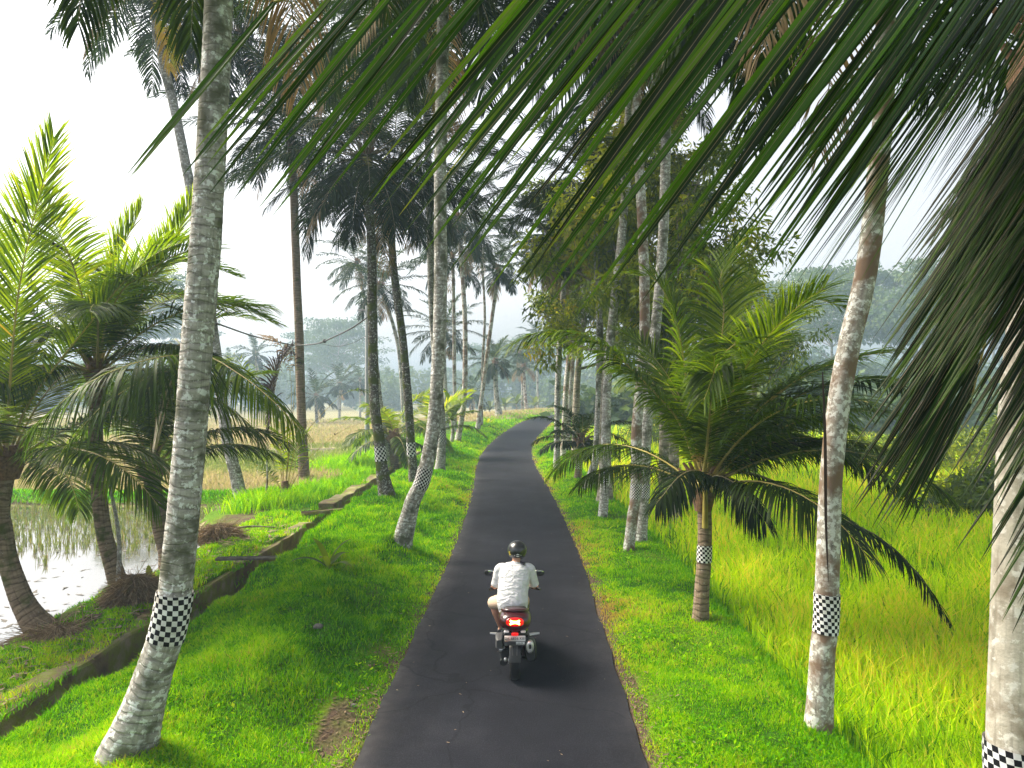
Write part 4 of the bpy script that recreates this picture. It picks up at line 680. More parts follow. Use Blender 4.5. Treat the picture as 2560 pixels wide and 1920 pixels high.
for pts, kw in NEARF:
    kw.setdefault('droop', .03); kw.setdefault('tj', .19); kw.setdefault('anz', .022); kw.setdefault('midrib', 2)
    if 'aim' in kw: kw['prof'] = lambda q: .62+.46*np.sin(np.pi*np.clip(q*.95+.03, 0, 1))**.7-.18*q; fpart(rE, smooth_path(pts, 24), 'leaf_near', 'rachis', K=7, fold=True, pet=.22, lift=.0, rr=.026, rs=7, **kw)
# ------------------------------------------------------------------ broad-leaved trees
def leafcloud(mb, C, n, rad, l, wd, tint, mat=0, seed=0, flat=.8, down=.5, K=1):
    """n narrow leaves round each centre in C (centre tint varies clump by clump)"""
    g = np.random.default_rng(seed); C = np.asarray(C, float); m = len(C)
    c = np.repeat(C, n, 0); N = len(c); d = norm(g.normal(0, 1, (N, 3))); rr_ = g.random(N)**.45*np.repeat(np.broadcast_to(rad, (m,)), n)
    p = c+d*rr_[:, None]*np.array([1, 1, flat]); t = norm(d*.7+g.normal(0, .6, (N, 3))+np.array([0, 0, -down])); s = norm(np.cross(t, g.normal(0, 1, (N, 3))))
    L = l*g.uniform(.6, 1.25, N)[:, None]; w = L*wd
    V = np.stack([p, p+t*L*.45+s*w*.5, p+t*L-np.array([0, 0, .12])*L, p+t*L*.45-s*w*.5], 1).reshape(-1, 3)
    tt = np.clip(np.repeat(np.broadcast_to(tint, (m,)), n)+g.normal(0, .12, N), 0, 1)
    mb.add(V, np.arange(N)[:, None]*4+np.array([[0, 1, 2, 3]]), mat, np.repeat(tt, 4))
def broadtree(label, base, H, spread, seed, r0=.2, first=.35, ncl=90, nl=70, l=.26, group=None, lean=(0, 0), tint=.5, name='broadleaf_tree', leafm='broad', wd=.3, rad=.65, bark='bark'):
    g = np.random.default_rng(seed); base = np.array([base[0], base[1], h1(base[0], base[1])])
    root = thing(name, base, label, 'tree', group); mb = MB(); C = []
    top = base+np.array([lean[0], lean[1], H*.82]); path = smooth_path([base-np.array([0, 0, .2]), base+np.array([lean[0]*.1+g.uniform(-.1, .1), lean[1]*.1, H*.3]), base+np.array([lean[0]*.5+g.uniform(-.3, .3), lean[1]*.5, H*.6]), top], 40)
    s = np.linspace(0, 1, 40); tube(mb, path, r0*(1-.78*s)*(1+.6*np.exp(-s*H/.5)), 12)
    nb = 13
    for k in range(nb):
        f = first+(1-first)*(k/(nb-1)); p0 = path[min(39, int(f*39))]; a = k*2.4+g.uniform(-.4, .4); ln = spread*(1.05-.55*f)*g.uniform(.75, 1.15); e = g.uniform(.1, .75)+.4*f
        d = np.array([math.cos(a)*math.cos(e), math.sin(a)*math.cos(e), math.sin(e)]); q = smooth_path([p0, p0+d*ln*.5+np.array([0, 0, -.05*ln]), p0+d*ln*.95+np.array([g.uniform(-.3, .3), g.uniform(-.3, .3), .1*ln])], 12); rb = r0*.42*(1-.6*f)
        tube(mb, q, rb*(1-.75*np.linspace(0, 1, 12)), 7)
        for b in range(6):
            i = g.integers(4, 12); d2 = norm(g.normal(0, 1, 3)+d*.8+np.array([0, 0, .15])); l2 = spread*.34*g.uniform(.5, 1.2); q2 = smooth_path([q[i], q[i]+d2*l2*.5, q[i]+d2*l2+np.array([0, 0, -.12*l2])], 6); tube(mb, q2, rb*.32*(1-.7*np.linspace(0, 1, 6)), 4)
            C += [q2[-1], q2[3]]
    C = np.array(C); C = C[g.permutation(len(C))[:ncl]]; mb.build('trunk', M[bark], root)
    mb = MB(); leafcloud(mb, C, nl, rad*g.uniform(.7, 1.25, len(C)), l, wd, np.clip(tint+g.normal(0, .17, len(C)), .05, .95), seed=seed); mb.build('crown', M[leafm], root, smooth=False)
    return root
GB = 'broad leaved trees over the right verge'
def bx(px, Y): return ((px-CX)*Y/F, Y)
broadtree('leafy broad leaved tree with a forking pale trunk over the right verge', bx(1512, 24.0), 15.5, 4.8, 61, .24, .36, 120, 130, .27, GB, (1.2, 0), .62)
broadtree('dense dark broad leaved tree standing behind the close pair of palms', bx(1660, 28.0), 14.5, 4.8, 62, .26, .38, 130, 110, .28, GB, (.3, 0), .5)
broadtree('airy broad leaved tree behind the slim palms on the right verge', bx(1440, 36), 14.5, 4.4, 63, .25, .45, 150, 110, .32, GB, (.4, 0), .5)
broadtree('small leafed tree at the far right of the verge row, against the sky', bx(1880, 34), 10.5, 3.6, 64, .2, .45, 110, 90, .26, GB, (.2, 0), .35)
broadtree('broad leaved tree with hanging foliage just behind the front trunk of the close pair', bx(1690, 21.5), 13.0, 4.0, 65, .2, .42, 110, 110, .26, GB, (.2, 0), .5)
# shrubs at the right of the rice
def shrub(label, base, r, h, seed, n=46, nl=110, l=.26, tint=.3, group=None, leafm='broad', name='shrub'):
    g = np.random.default_rng(seed); b = np.array([base[0], base[1], h1(*base)]); root = thing(name, b, label, 'shrub', group); mb = MB(); C = []
    for k in range(n):
        a = g.uniform(0, 6.28); rr_ = r*g.random()**.5; z = h*g.uniform(.2, 1)*(1-.5*(rr_/r)**2); p = b+np.array([math.cos(a)*rr_, math.sin(a)*rr_, z]); C.append(p)
        if k % 3 == 0: tube(mb, smooth_path([b+np.array([math.cos(a)*.1, math.sin(a)*.1, -.1]), (b+p)/2+np.array([0, 0, .1*h]), p], 6), [.04, .035, .03, .025, .02, .01], 5)
    mb.build('stem', M['bark'], root); mb = MB(); leafcloud(mb, C, nl, r*.26, l, .42, np.clip(tint+g.normal(0, .15, n), 0, 1), seed=seed); mb.build('crown', M[leafm], root, smooth=False); return root
GS = 'shrubs behind the rice field'
for k, (px, Y, r, h, t, lab) in enumerate([(2445, 23, 1.7, 2.2, .3, 'dark rounded shrub at the right edge of the rice field, nearest the camera'), (2290, 36, 2.4, 1.9, .5, 'green shrub at the far end of the rice, under drooping fronds'), (2120, 42, 2.6, 1.8, .55, 'low green shrub behind the light grey palm at the end of the rice'), (1960, 48, 2.6, 1.9, .5, 'low bluish shrub at the end of the rice, left of the light grey palm'), (1660, 52, 3.2, 2.6, .3, 'low hedge like shrub beyond the rice behind the close pair of palms'), (2535, 34, 2.4, 4.0, .45, 'tall green shrub behind the rounded one at the right edge')]):
    shrub(lab, bx(px, Y), r, h, 80+k, tint=t, group=GS)
# ------------------------------------------------------------------ trees in the haze
def farcanopy(label, px, Y, H, r, seed, layers=5, tint=.4, group='hazy trees beyond the fields', dens=1.0):   # spreading crown in flat tiers
    x, y = bx(px, Y); b = np.array([x, y, h1(x, y)]); g = np.random.default_rng(seed); root = thing('canopy_tree', b, label, 'tree', group); mb = MB(); C = []; Rr = []
    top = b+np.array([g.uniform(-1, 1), 0, H]); path = smooth_path([b-np.array([0, 0, .3]), b+np.array([g.uniform(-.5, .5), 0, H*.5]), top], 20); tube(mb, path, .35*(1-.7*np.linspace(0, 1, 20)), 8)
    for k in range(layers):
        f = k/max(layers-1, 1); z = H*(.55+.45*f); rl = r*(1-.55*abs(f-.45))*g.uniform(.8, 1.15)
        for j in range(int(16*dens)):
            a = g.uniform(0, 6.28); q = rl*g.random()**.5; p = b+np.array([math.cos(a)*q, math.sin(a)*q, z+.10*q+g.uniform(-.4, .4)]); C.append(p)
            if j % 3 == 0: tube(mb, smooth_path([path[int(19*(.4+.5*f))], (path[int(19*(.4+.5*f))]+p)/2+np.array([0, 0, -.3]), p], 6), [.12, .1, .08, .06, .05, .03], 4)
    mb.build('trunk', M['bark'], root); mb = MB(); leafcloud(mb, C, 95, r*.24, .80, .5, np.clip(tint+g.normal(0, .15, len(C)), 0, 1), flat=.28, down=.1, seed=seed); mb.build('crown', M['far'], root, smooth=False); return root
for a in [('flat topped hazy tree with layered branches left of the dark foot palm', 845, 120, 13.5, 9, 101, 5, .35), ('wide hazy umbrella tree just right of the straight slender palm', 790, 135, 12.5, 8, 102, 4, .35), ('tall hazy tree rising behind the left clump of palms', 350, 105, 20.5, 8, 103, 6, .35), ('hazy tree beside the largest trunk, its top level with the palm clump', 455, 125, 19, 7, 104, 5, .35), ('small hazy layered tree beyond the bend of the road', 1215, 140, 10, 8, 105, 4, .35), ('hazy layered tree above the banana plants at the bend', 1330, 125, 10.5, 8, 106, 4, .35), ('tall bluish tree in the mist left of the light grey palm', 2080, 82, 15.0, 8, 107, 7, .45), ('tall misty tree with green tiers right of the light grey palm', 2290, 76, 14.5, 8, 108, 8, .55), ('pale misty tree at the skyline near the right edge', 2480, 92, 17, 9, 109, 7, .4), ('misty tree between the coconut bearing palm and the light grey palm', 1900, 95, 14, 8, 110, 6, .4)]:
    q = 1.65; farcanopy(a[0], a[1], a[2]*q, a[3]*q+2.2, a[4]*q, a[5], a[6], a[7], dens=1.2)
def farpalm(label, px, pyc, pyb, Y, seed, L=4.6, n=20):
    palm(label, [(px+(seed % 3-1)*3, pyb), (px, (pyb+pyc)/2), (px, pyc)], Y, .22, .17, 't_grey', None, dict(LOW, n=n, L=L, npair=26, w=.16, dead=1, tint=.35), 1.3, 1, .4, .6, seed=seed, group='hazy palms beyond the left field', rough=.02)
for k, a in enumerate([('hazy palm left of the straight slender trunk, poking above the tree line', 640, 885, 1045, 118), ('faint palm at the left of the misty tree line, near the leaning trunk', 575, 910, 1045, 135), ('pale sunlit young palm standing at the edge of the far field', 790, 990, 1062, 95), ('dark hazy palm at the far field edge under the umbrella trees', 850, 960, 1058, 110), ('faint palm in the mist right behind the utility pole', 900, 950, 1055, 125), ('short hazy palm in the mist left of the ringed one at the bend', 1180, 985, 1045, 105)]): farpalm(*a, 120+k)
# the wood that closes the view, one pale mass
mb = MB(); g = np.random.default_rng(5); C = []; Rd = []; T_ = []
for k in range(210):
    px = g.uniform(-500, 3100); Y = g.uniform(170, 310) if px < 1700 else g.uniform(140, 270); x, y = bx(px, Y); H = Y/165*g.uniform(6.5, 10.5)+(2.5 if px < 500 else 0)+(3.0*smst(px, 1650, 2000) if px > 1600 else 0)*g.uniform(.5, 1.1)
    z0 = h1(x, y); cr_ = g.uniform(3.2, 5.6); t = g.uniform(.15, .6)
    for j in range(15):
        C.append((x+g.normal(0, cr_*.6), y+g.normal(0, cr_*.5), z0+H*g.uniform(.12, 1))); T_.append(t+g.normal(0, .08))
for k in range(150):                                # lower, nearer belt of trees behind the rice
    px = g.uniform(1480, 3000); Y = g.uniform(66, 125); x, y = bx(px, Y); H = g.uniform(2.0, 4.5)+g.uniform(0, 2)*(px > 1900); z0 = h1(x, y); t = g.uniform(.2, .75)
    if x-roadx(y) < 5: continue
    for j in range(9): C.append((x+g.normal(0, 1.6), y+g.normal(0, 1.5), z0+H*g.uniform(.05, 1))); T_.append(t+g.normal(0, .08))
leafcloud(mb, C, 60, 2.0, 1.2, .55, np.clip(T_, 0, 1), flat=.8, down=.2, seed=6)
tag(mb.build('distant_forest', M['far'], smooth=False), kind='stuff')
# banana plants at the bend
def blade_leaf(mb, P, wmax, fold=.2, tint=.5, mat=0, ref=(0, 0, 1), n=14, tip=.0):
    P = smooth_path(P, n); T = norm(np.gradient(P, axis=0)); S = norm(np.cross(T, np.asarray(ref, float))); N = np.cross(S, T); s = np.linspace(0, 1, n); w = wmax*np.clip(np.sin(np.pi*(.06+.94*s)), 0, 1)**.6*(1-tip*s)/2; w[-1] = .002
    V = np.stack([P-S*w[:, None]+N*(w*fold)[:, None], P, P+S*w[:, None]+N*(w*fold)[:, None]], 1).reshape(-1, 3); i = np.arange(n-1)[:, None]*3; j = np.arange(2)[None]
    mb.add(V, np.stack([i+j, i+j+1, i+j+4, i+j+3], -1).reshape(-1, 4), mat, tint)
def rosette(name, label, base, n, L, wd, seed, el=(80, 20), bend=70, stem=0, leaf='leaf', cat='plant', group=None, tint=.5, sr=.03, tip=.2, stemmat='t_pale'):
    b = np.array([base[0], base[1], base[2] if len(base) > 2 else h1(base[0], base[1])]); g = np.random.default_rng(seed); root = thing(name, b, label, cat, group); c = b+np.array([g.uniform(-.1, .1)*stem, 0, stem])
    if stem: mb = MB(); tube(mb, smooth_path([b-np.array([0, 0, .1]), (b+c)/2+np.array([.05*stem, 0, 0]), c], 12), np.linspace(sr*1.3, sr*.8, 12), 8); mb.build('stem', M[stemmat], root)
    mb = MB()
    for k in range(n):
        f = k/max(n-1, 1); a = k*2.4+g.uniform(-.3, .3); blade_leaf(mb, arc(c, a, R(el[0]+(el[1]-el[0])*f), L*g.uniform(.75, 1.1), R(bend*g.uniform(.6, 1.2)), 10), wd, .3, np.clip(tint+g.normal(0, .12), 0, 1), tip=tip)
    mb.build('foliage', M[leaf], root); return root
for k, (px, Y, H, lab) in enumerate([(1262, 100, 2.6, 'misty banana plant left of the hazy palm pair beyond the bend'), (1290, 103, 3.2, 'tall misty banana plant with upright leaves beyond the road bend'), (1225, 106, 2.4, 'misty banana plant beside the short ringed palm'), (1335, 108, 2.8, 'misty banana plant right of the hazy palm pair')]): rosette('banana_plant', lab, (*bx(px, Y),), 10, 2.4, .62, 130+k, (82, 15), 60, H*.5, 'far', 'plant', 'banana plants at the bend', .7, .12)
rosette('banana_plant', 'green banana plant with broad upright leaves behind the pale curved palm', bx(1128, 45), 8, 2.5, .6, 140, (88, 45), 45, 1.6, 'leaf', 'plant', None, .55, .11)
# small plants and things near the channel
def gz(px, py, Y=None, z=0): d = F*(CAMH-z)/(py-HY) if Y is None else Y; return ((px-CX)*d/F, d)
rosette('palm_seedling', 'young coconut seedling with broad green leaves on the left grass bank', gz(822, 1420, z=.35), 7, .75, .15, 150, (78, 30), 75, 0, 'leaf', 'plant', 'palm seedlings', .55, tip=.1)
rosette('palm_seedling', 'small sunlit palm seedling at the verge under the ringed palm by the bend', gz(1221, 1064, 60), 9, 1.5, .22, 151, (75, 25), 60, 0, 'leaf', 'plant', 'palm seedlings', .7, tip=.1)
rosette('dracaena_plant', 'thin stemmed spiky plant at the left in front of the flooded paddy', gz(292, 1500, 12.4), 16, .55, .06, 152, (85, -15), 55, 2.0, 'leaf', 'plant', 'spiky plants', .45, .035, stemmat='t_grey')
rosette('dracaena_plant', 'small spiky plant on a bare stem left of the straight slender palm', gz(657, 1265, 23.2), 16, .60, .07, 153, (85, -10), 55, 1.55, 'leaf', 'plant', 'spiky plants', .55, .035, stemmat='t_pale')
rosette('fern', 'yellow green fern sprouting beside the straw heap left of the largest trunk', gz(375, 1440, 12.6), 8, .62, .13, 154, (85, 15), 40, 0, 'leaf', 'plant', None, .86, tip=.0)
# young palm with withered hanging fronds
bY = gz(712, 1262, 24.2); rY = thing('young_palm', (*bY, h1(*bY)), 'ragged young palm with a withered black frond beside the straight slender palm', 'palm tree', 'short palms')
c0 = np.array([*bY, h1(*bY)]); mb = MB(); tube(mb, np.stack([c0-np.array([0, 0, .1]), c0+np.array([.02, 0, .35]), c0+np.array([.0, 0, .7])]), [.22, .19, .12], 10); mb.build('trunk', M['fibre'], rY)
Yp = 24.2
for px, dY, lf, kw in [([(712, 1240), (690, 1100), (680, 1010), (690, 930), (722, 880), (732, 866)], 0, 'leaf_black', dict(ll=1.0, pet=.5, droop=1.2, tint=.4, npair=60, a0=50, a1=30, keep=.9)),
                       ([(712, 1240), (722, 1120), (735, 1000), (738, 900), (726, 868), (706, 900), (690, 960), (672, 1080)], -.5, 'leaf_black', dict(ll=.95, pet=.55, droop=1.6, tint=.3, npair=70, keep=.9)),
                       ([(712, 1240), (700, 1130), (660, 1020), (620, 950), (600, 900)], .5, 'leaf', dict(ll=.8, pet=.7, droop=1.5, tint=.5, npair=24)),
                       ([(712, 1240), (725, 1100), (728, 960), (712, 878), (680, 848), (655, 840)], .3, 'leaf_dead', dict(ll=.75, pet=.72, droop=1.8, tint=.5, npair=24)),
                       ([(715, 1240), (740, 1120), (800, 1040), (860, 985), (900, 975), (925, 990)], -.5, 'leaf', dict(ll=.6, pet=.84, droop=1.0, tint=.3, npair=14)),
                       ([(715, 1240), (760, 1160), (800, 1120), (850, 1080), (910, 1055)], -.5, 'leaf_black', dict(ll=.35, pet=.4, droop=.6, tint=.3, npair=26, keep=.18)),
                       ([(712, 1240), (680, 1190), (640, 1160), (600, 1140)], .3, 'leaf', dict(ll=.7, pet=.25, droop=1.0, tint=.45, npair=34)),
                       ([(714, 1240), (735, 1180), (745, 1110), (770, 1080)], .5, 'leaf', dict(ll=.8, pet=.4, droop=.8, tint=.5, npair=28)),
                       ([(712, 1240), (705, 1150), (700, 1080), (712, 1030)], .2, 'leaf', dict(ll=.7, pet=.3, droop=.5, tint=.7, npair=28))]:
    fpart(rY, hand(px, Yp, dY), lf, 'rachis', w=.05, K=4, rr=.02, **kw)
# bushy young palms behind the dark trunks
short_palm('bushy young palm with yellowing fronds behind the two dark trunks', [(985, 1150), (985, 1120), (985, 1095)], 34, .25, .22, 't_brown', None, 47, 14, 3.6, .8, el=(75, -5), bend=(60, 100), flare=1.2, tint=.5, npair=60, w=.07)
short_palm('green young palm farther along the left verge, fronds rising behind pale trunks', [(1085, 1140), (1085, 1110), (1085, 1085)], 39, .22, .2, 't_brown', None, 48, 12, 3.4, .8, el=(80, 10), bend=(50, 90), flare=1.2, tint=.55, npair=50, w=.08)
# heaps of root fibre and straw
def heap(label, c, r, h, seed, n=1500):
    g = np.random.default_rng(seed); b = np.array([c[0], c[1], h1(*c)]); mb = MB(); blob(mb, b+np.array([0, 0, -.02]), (r*.8, r*.75, h*.8), 1, 18, 0, .15)
    for k in range(n//10):
        m = 10; a = g.uniform(0, 6.28, m); q = r*g.random(m)**.6; z = h*(1-(q/r)**2)+g.uniform(-.03, .06, m); p = np.stack([b[0]+np.cos(a)*q, b[1]+np.sin(a)*q, b[2]+z], 1); d = norm(np.stack([np.cos(a), np.sin(a), -.9+g.normal(0, .5, m)], 1)+g.normal(0, .5, (m, 3))); s = norm(np.cross(d, g.normal(0, 1, (m, 3)))); L = g.uniform(.12, .4, m)[:, None]
        e = p+d*L; e[:, 2] = np.maximum(e[:, 2], b[2]-.02); V = np.stack([p-s*.006, p+s*.006, e+s*.004, e-s*.004], 1).reshape(-1, 3); mb.add(V, np.arange(m)[:, None]*4+np.array([[0, 1, 2, 3]]), 0, np.repeat(g.random(m), 4))
    return tag(mb.build('straw_heap', M['straw'], smooth=False, origin=b), label, 'heap', 'heaps of root fibre')
heap('brown heap of root fibre on the strip right of the largest trunk', gz(545, 1345, z=.1), .62, .34, 161, 2600)
heap('brown root fibre heap at the foot of the slender palm of the left clump', gz(338, 1512, z=0), .48, .40, 162, 2600)
heap('flat brown root mat round the foot of the bent left palm', gz(150, 1590, z=0), .6, .12, 163, 1800)
mb = MB(); p = np.array([*gz(378, 1440, 12.2), 0.0]); p[2] = h1(p[0], p[1]); tube(mb, p+np.array([[0, 0, -.05], [.02, 0, .12], [-.03, .02, .26], [-.01, .02, .34]]), [.10, .08, .06, .012], 9, wob=lambda s, th: 1+.2*np.sin(3*th+s*9)); tube(mb, p+np.array([[.05, 0, 0], [.14, 0, .06], [.2, -.02, .20]]), [.07, .05, .01], 7)
tag(mb.build('tree_stump', plain('charred_wood', (.012, .011, .010), .9, bump=.6), origin=p), 'small jagged black stump beside the yellow green fern', 'stump')
mb = MB()
for (a, b_) in [((560, 1330), (690, 1322))]:
    p = np.array([*gz(*a, z=.1), .16]); q = np.array([*gz(*b_, z=.1), .14]); tube(mb, smooth_path([p, (p+q)/2+np.array([0, .05, .05]), q], 8), [.03, .035, .03, .03, .025, .02, .015, .01], 6)
tag(mb.build('dry_branch', M['bark'], origin=(*gz(600, 1330, z=.1), .1)), 'dry fallen frond stalk lying by the brown heap near the channel', 'branch')
def stone(label, px, py, r, z, seed):
    x, y = gz(px, py, z=z); mb = MB(); g = np.random.default_rng(seed); blob(mb, (0, 0, 0), (r, r*.8, r*.55), .8, 14); mb.V[0] = mb.V[0]*(1+.16*np.sin(mb.V[0][:, [0]]*60*g.uniform(.5, 1)+g.uniform(0, 6))*np.cos(mb.V[0][:, [1]]*50)); mb.V[0] = mb.V[0]+np.array([x, y, h1(x, y)+r*.25])
    tag(mb.build('stone', plain('stone', (.11, .10, .09), .9, var=.3, scale=30, bump=.5), origin=(x, y, h1(x, y))), label, 'stone', 'stones beside the road')
stone('flat brown stone on the channel wall left of the largest trunk', 290, 1632, .13, .1, 1); stone('small grey stone in the grass right of the largest trunk', 795, 1627, .07, .1, 2); stone('pale pebble in the bare soil beside the lower left road edge', 884, 1775, .035, 0, 3)
# utility pole and cables
x, y = bx(918, 40); rt = thing('utility_pole', (x, y, h1(x, y)), 'plain grey concrete utility pole just left of the dark foot palm', 'pole'); mb = MB(); tube(mb, np.array([[x, y, h1(x, y)-.2], [x, y, 4], [x, y, 9.0]]), [.15, .135, .11], 16); mb.build('pole_shaft', plain('pole_concrete', (.33, .34, .36), .8, var=.12, scale=3), rt)
mb = MB(); box(mb, (x, y-.02, 8.75), (.55, .05, .05)); mb.build('cross_arm', plain('galvanised_steel', (.3, .3, .31), .5, .6), rt)
def cable(label, pts, r, seed=0, n=60, knot=None):
    P = smooth_path([np.asarray(p, float) for p in pts], n); mb = MB(); tube(mb, P, r, 6)
    if knot is not None: blob(mb, P[int(knot*n)], (r*3.2, r*3.2, r*3.2), 1, 10); 
    return tag(mb.build('cable', plain('cable_rubber', (.02, .02, .022), .6), origin=P[0]), label, 'cable', 'overhead cables at the left')
cable('thick black cable sagging from the left edge to the slender palm', [W(-60, 505, 10), W(0, 530, 10.5), W(110, 595, 11.5), W(200, 648, 12.5), W(330, 725, 14.5), W(456, 778, 17), W(560, 815, 22), W(640, 842, 26), W(735, 864, 29.4)], .028)
cable('black cable sagging up from the slender palm to the dark foot palm', [W(735, 864, 29.4), W(770, 862, 29), W(800, 857, 28), W(840, 840, 26), W(880, 820, 24), W(930, 785, 22.5)], .026, knot=.33)
cable('thin wire hanging from the knot of the cable towards the dark palms', [W(798, 858, 28), W(840, 866, 27.5), W(880, 858, 27), W(915, 840, 26)], .009)
cable('thin black wire crossing in front of the far left palm crown', [W(-40, 1052, 10), W(10, 1060, 10.2), W(80, 1070, 10.6), W(180, 1074, 11.2)], .012)

mb = MB(); blade_leaf(mb, [W(2056, 930, 7.28), W(2062, 1100, 7.32), W(2064, 1300, 7.36), W(2071, 1455, 7.36)], .035, .5, .25, ref=(0, -1, .1), n=20)
tag(mb.build('withered_leaf', M['leaf_black'], origin=W(2056, 930, 7.28)), 'long brown withered leaf hanging down along the light grey palm trunk', 'leaf')
# ------------------------------------------------------------------ the motorbike
BX, BY = .037, 9.02
def bp(x, y, z): return np.array([BX+x, BY+y, z])
G = dict(tyre=plain('tyre_rubber', (.012, .012, .012), .85, spec=.2, bump=.2, scale=60), rim=plain('rim_alloy', (.05, .05, .052), .4, .7), black=plain('black_plastic', (.012, .012, .013), .45), gloss=plain('gloss_black', (.010, .010, .012), .2, coat=.5),
         red=plain('deep_red_paint', (.034, .001, .004), .28, coat=.6), seat=plain('seat_vinyl', (.02, .018, .018), .6), chrome=plain('chrome', (.75, .75, .76), .15, 1), silver=plain('silver_alloy', (.62, .62, .63), .35, .8), grey=plain('dark_grey', (.06, .06, .065), .5), white=plain('white_reflector', (.72, .68, .70), .3),
         lens=plain('red_lens', (.40, .004, .004), .2, emit=(1, .010, .004), es=.40, coat=.5), glow=plain('brake_light', (1, .5, .2), .3, emit=(1, .30, .06), es=16), redref_glow=plain('red_reflector', (.6, .01, .01), .2, emit=(1, .01, .01), es=.35), plate=plain('plate_white', (.66, .67, .68), .4), pink=plain('plate_frame', (.30, .03, .09), .4), ink=plain('plate_ink', (.10, .10, .11), .6), mirror=plain('mirror_glass', (.85, .87, .88), .04, 1))
bike = thing('motorbike', (BX, BY, 0), 'dark red scooter motorbike with glowing brake light ridden along the narrow road', 'motorbike')
def part(name, mat, fn, parent=None, **k):
    mb = MB(); fn(mb); return mb.build(name, mat if isinstance(mat, list) else G[mat], parent or bike, **k)
def tyre(y):
    pr = [(-.030, .165), (-.055, .185), (-.067, .212), (-.064, .236), (-.045, .252), (-.02, .259), (0, .261), (.02, .259), (.045, .252), (.064, .236), (.067, .212), (.055, .185), (.030, .165)]
    return lambda mb: revolve(mb, pr, bp(0, y, .262), n=40)
def rim(y):
    def f(mb):
        revolve(mb, [(-.045, .165), (-.05, .172), (-.04, .150), (-.01, .140), (.01, .140), (.04, .150), (.05, .172), (.045, .165)], bp(0, y, .262), n=32); cyl(mb, bp(-.06, y, .262), bp(.06, y, .262), .035)
        for k in range(5): a = k*1.2566; d = np.array([0, math.cos(a), math.sin(a)]); c = bp(0, y, .262); tube(mb, np.stack([c, c+d*.155]), [.018, .013], 6)
    return f
for y in (0, 1.31):
    w = bpy.data.objects.new('wheel', None); link(w, bike); w.location = (0, 0, 0)
    part('tyre', 'tyre', tyre(y), w); part('rim', 'rim', rim(y), w)
def loft(mb, secs, n=28, e=.75, mat=0):              # secs: (y, x, z, rx, rz) superellipse sections
    th = np.linspace(0, 2*np.pi, n+1); sp = lambda v: np.sign(v)*np.abs(v)**e; R_ = []
    for (y, x, z, rx, rz) in secs: R_.append(np.stack([BX+x+rx*sp(np.cos(th)), np.full(n+1, BY+y), z+rz*sp(np.sin(th))], 1))
    R_ = np.array(R_); m = n+1; i = np.arange(len(secs)-1)[:, None]*m; j = np.arange(n)[None]; mb.add(R_.reshape(-1, 3), np.stack([i+j, i+j+m, i+j+1+m, i+j+1], -1).reshape(-1, 4), mat)
    for k, r_ in ((0, R_[0]), (-1, R_[-1])): c = r_[:n].mean(0); mb.add(np.vstack([r_[:n], c]), np.stack([np.arange(n), (np.arange(n)+1) % n, np.full(n, n)], 1), mat)
part('tail_body', 'red', lambda mb: (loft(mb, [(-.235, 0, .80, .04, .02), (-.230, 0, .80, .130, .075), (-.19, 0, .798, .178, .105), (-.08, 0, .795, .208, .122), (.08, 0, .785, .214, .130), (.25, 0, .745, .200, .135), (.42, 0, .70, .170, .120)]), loft(mb, [(.40, 0, .64, .17, .12), (.6, 0, .55, .19, .13), (.8, 0, .45, .16, .10)])))
part('side_cover', 'gloss', lambda mb: loft(mb, [(-.20, 0, .69, .10, .03), (-.1, 0, .67, .165, .06), (.1, 0, .62, .185, .09), (.4, 0, .55, .19, .12), (.7, 0, .42, .17, .10)]))
part('seat', 'seat', lambda mb: loft(mb, [(.06, 0, .875, .09, .03), (.14, 0, .868, .14, .04), (.3, 0, .84, .16, .05), (.55, 0, .80, .155, .05), (.72, 0, .80, .10, .06)]))
part('grab_rail', 'red', lambda mb: tube(mb, smooth_path([bp(-.17, .12, .88), bp(-.14, -.03, .915), bp(-.07, -.09, .93), bp(.07, -.09, .93), bp(.14, -.03, .915), bp(.17, .12, .88)], 24), .020, 10))
tl = part('tail_light', 'lens', lambda mb: loft(mb, [(-.248, 0, .828, .085, .035), (-.240, 0, .825, .112, .052), (-.19, 0, .815, .125, .07), (-.12, 0, .81, .14, .08)]))
def glow(mb):
    blob(mb, bp(0, -.2475, .826), (.058, .010, .017), .6, 16)
    for sx in (-1, 1):
        for sz in (-1, 1): tube(mb, np.stack([bp(0, -.250, .826), bp(sx*.030, -.252, .826+sz*.008), bp(sx*.062, -.249, .826+sz*.024)]), [.012, .012, .010], 8)
part('lamp', 'glow', glow, tl)
for s in (-1, 1): part('turn_signal', 'white', lambda mb: blob(mb, bp(s*.108, -.205, .692), (.034, .02, .014), .6, 16))
part('red_reflector', 'redref_glow', lambda mb: blob(mb, bp(0, -.232, .668), (.046, .012, .020), .5, 16))  # reflector, not a lamp; a weak red glow is added to its material
part('plate_bracket', 'black', lambda mb: (loft(mb, [(-.215, 0, .60, .15, .075), (-.19, 0, .60, .15, .08)], e=.35), tube(mb, np.stack([bp(0, -.05, .66), bp(0, -.2, .62)]), [.08, .06], 8)))
tilt = rotm(-.25, 0, 0); tilt = rotm(.20, 0, 0)
pl = part('number_plate', 'plate', lambda mb: box(mb, bp(0, -.226, .612), (.136, .004, .034), rotm(-.2), bev=.6))
part('plate_skirt', 'grey', lambda mb: box(mb, bp(0, -.222, .548), (.140, .004, .028), rotm(-.2)))
part('plate_trim', 'pink', lambda mb: tube(mb, np.stack([bp(-.142, -.218, .513), bp(.142, -.218, .513)]), .007, 6))
part('date_plate', 'plate', lambda mb: box(mb, bp(.070, -.2285, .553), (.056, .003, .016), rotm(-.2), bev=.6))
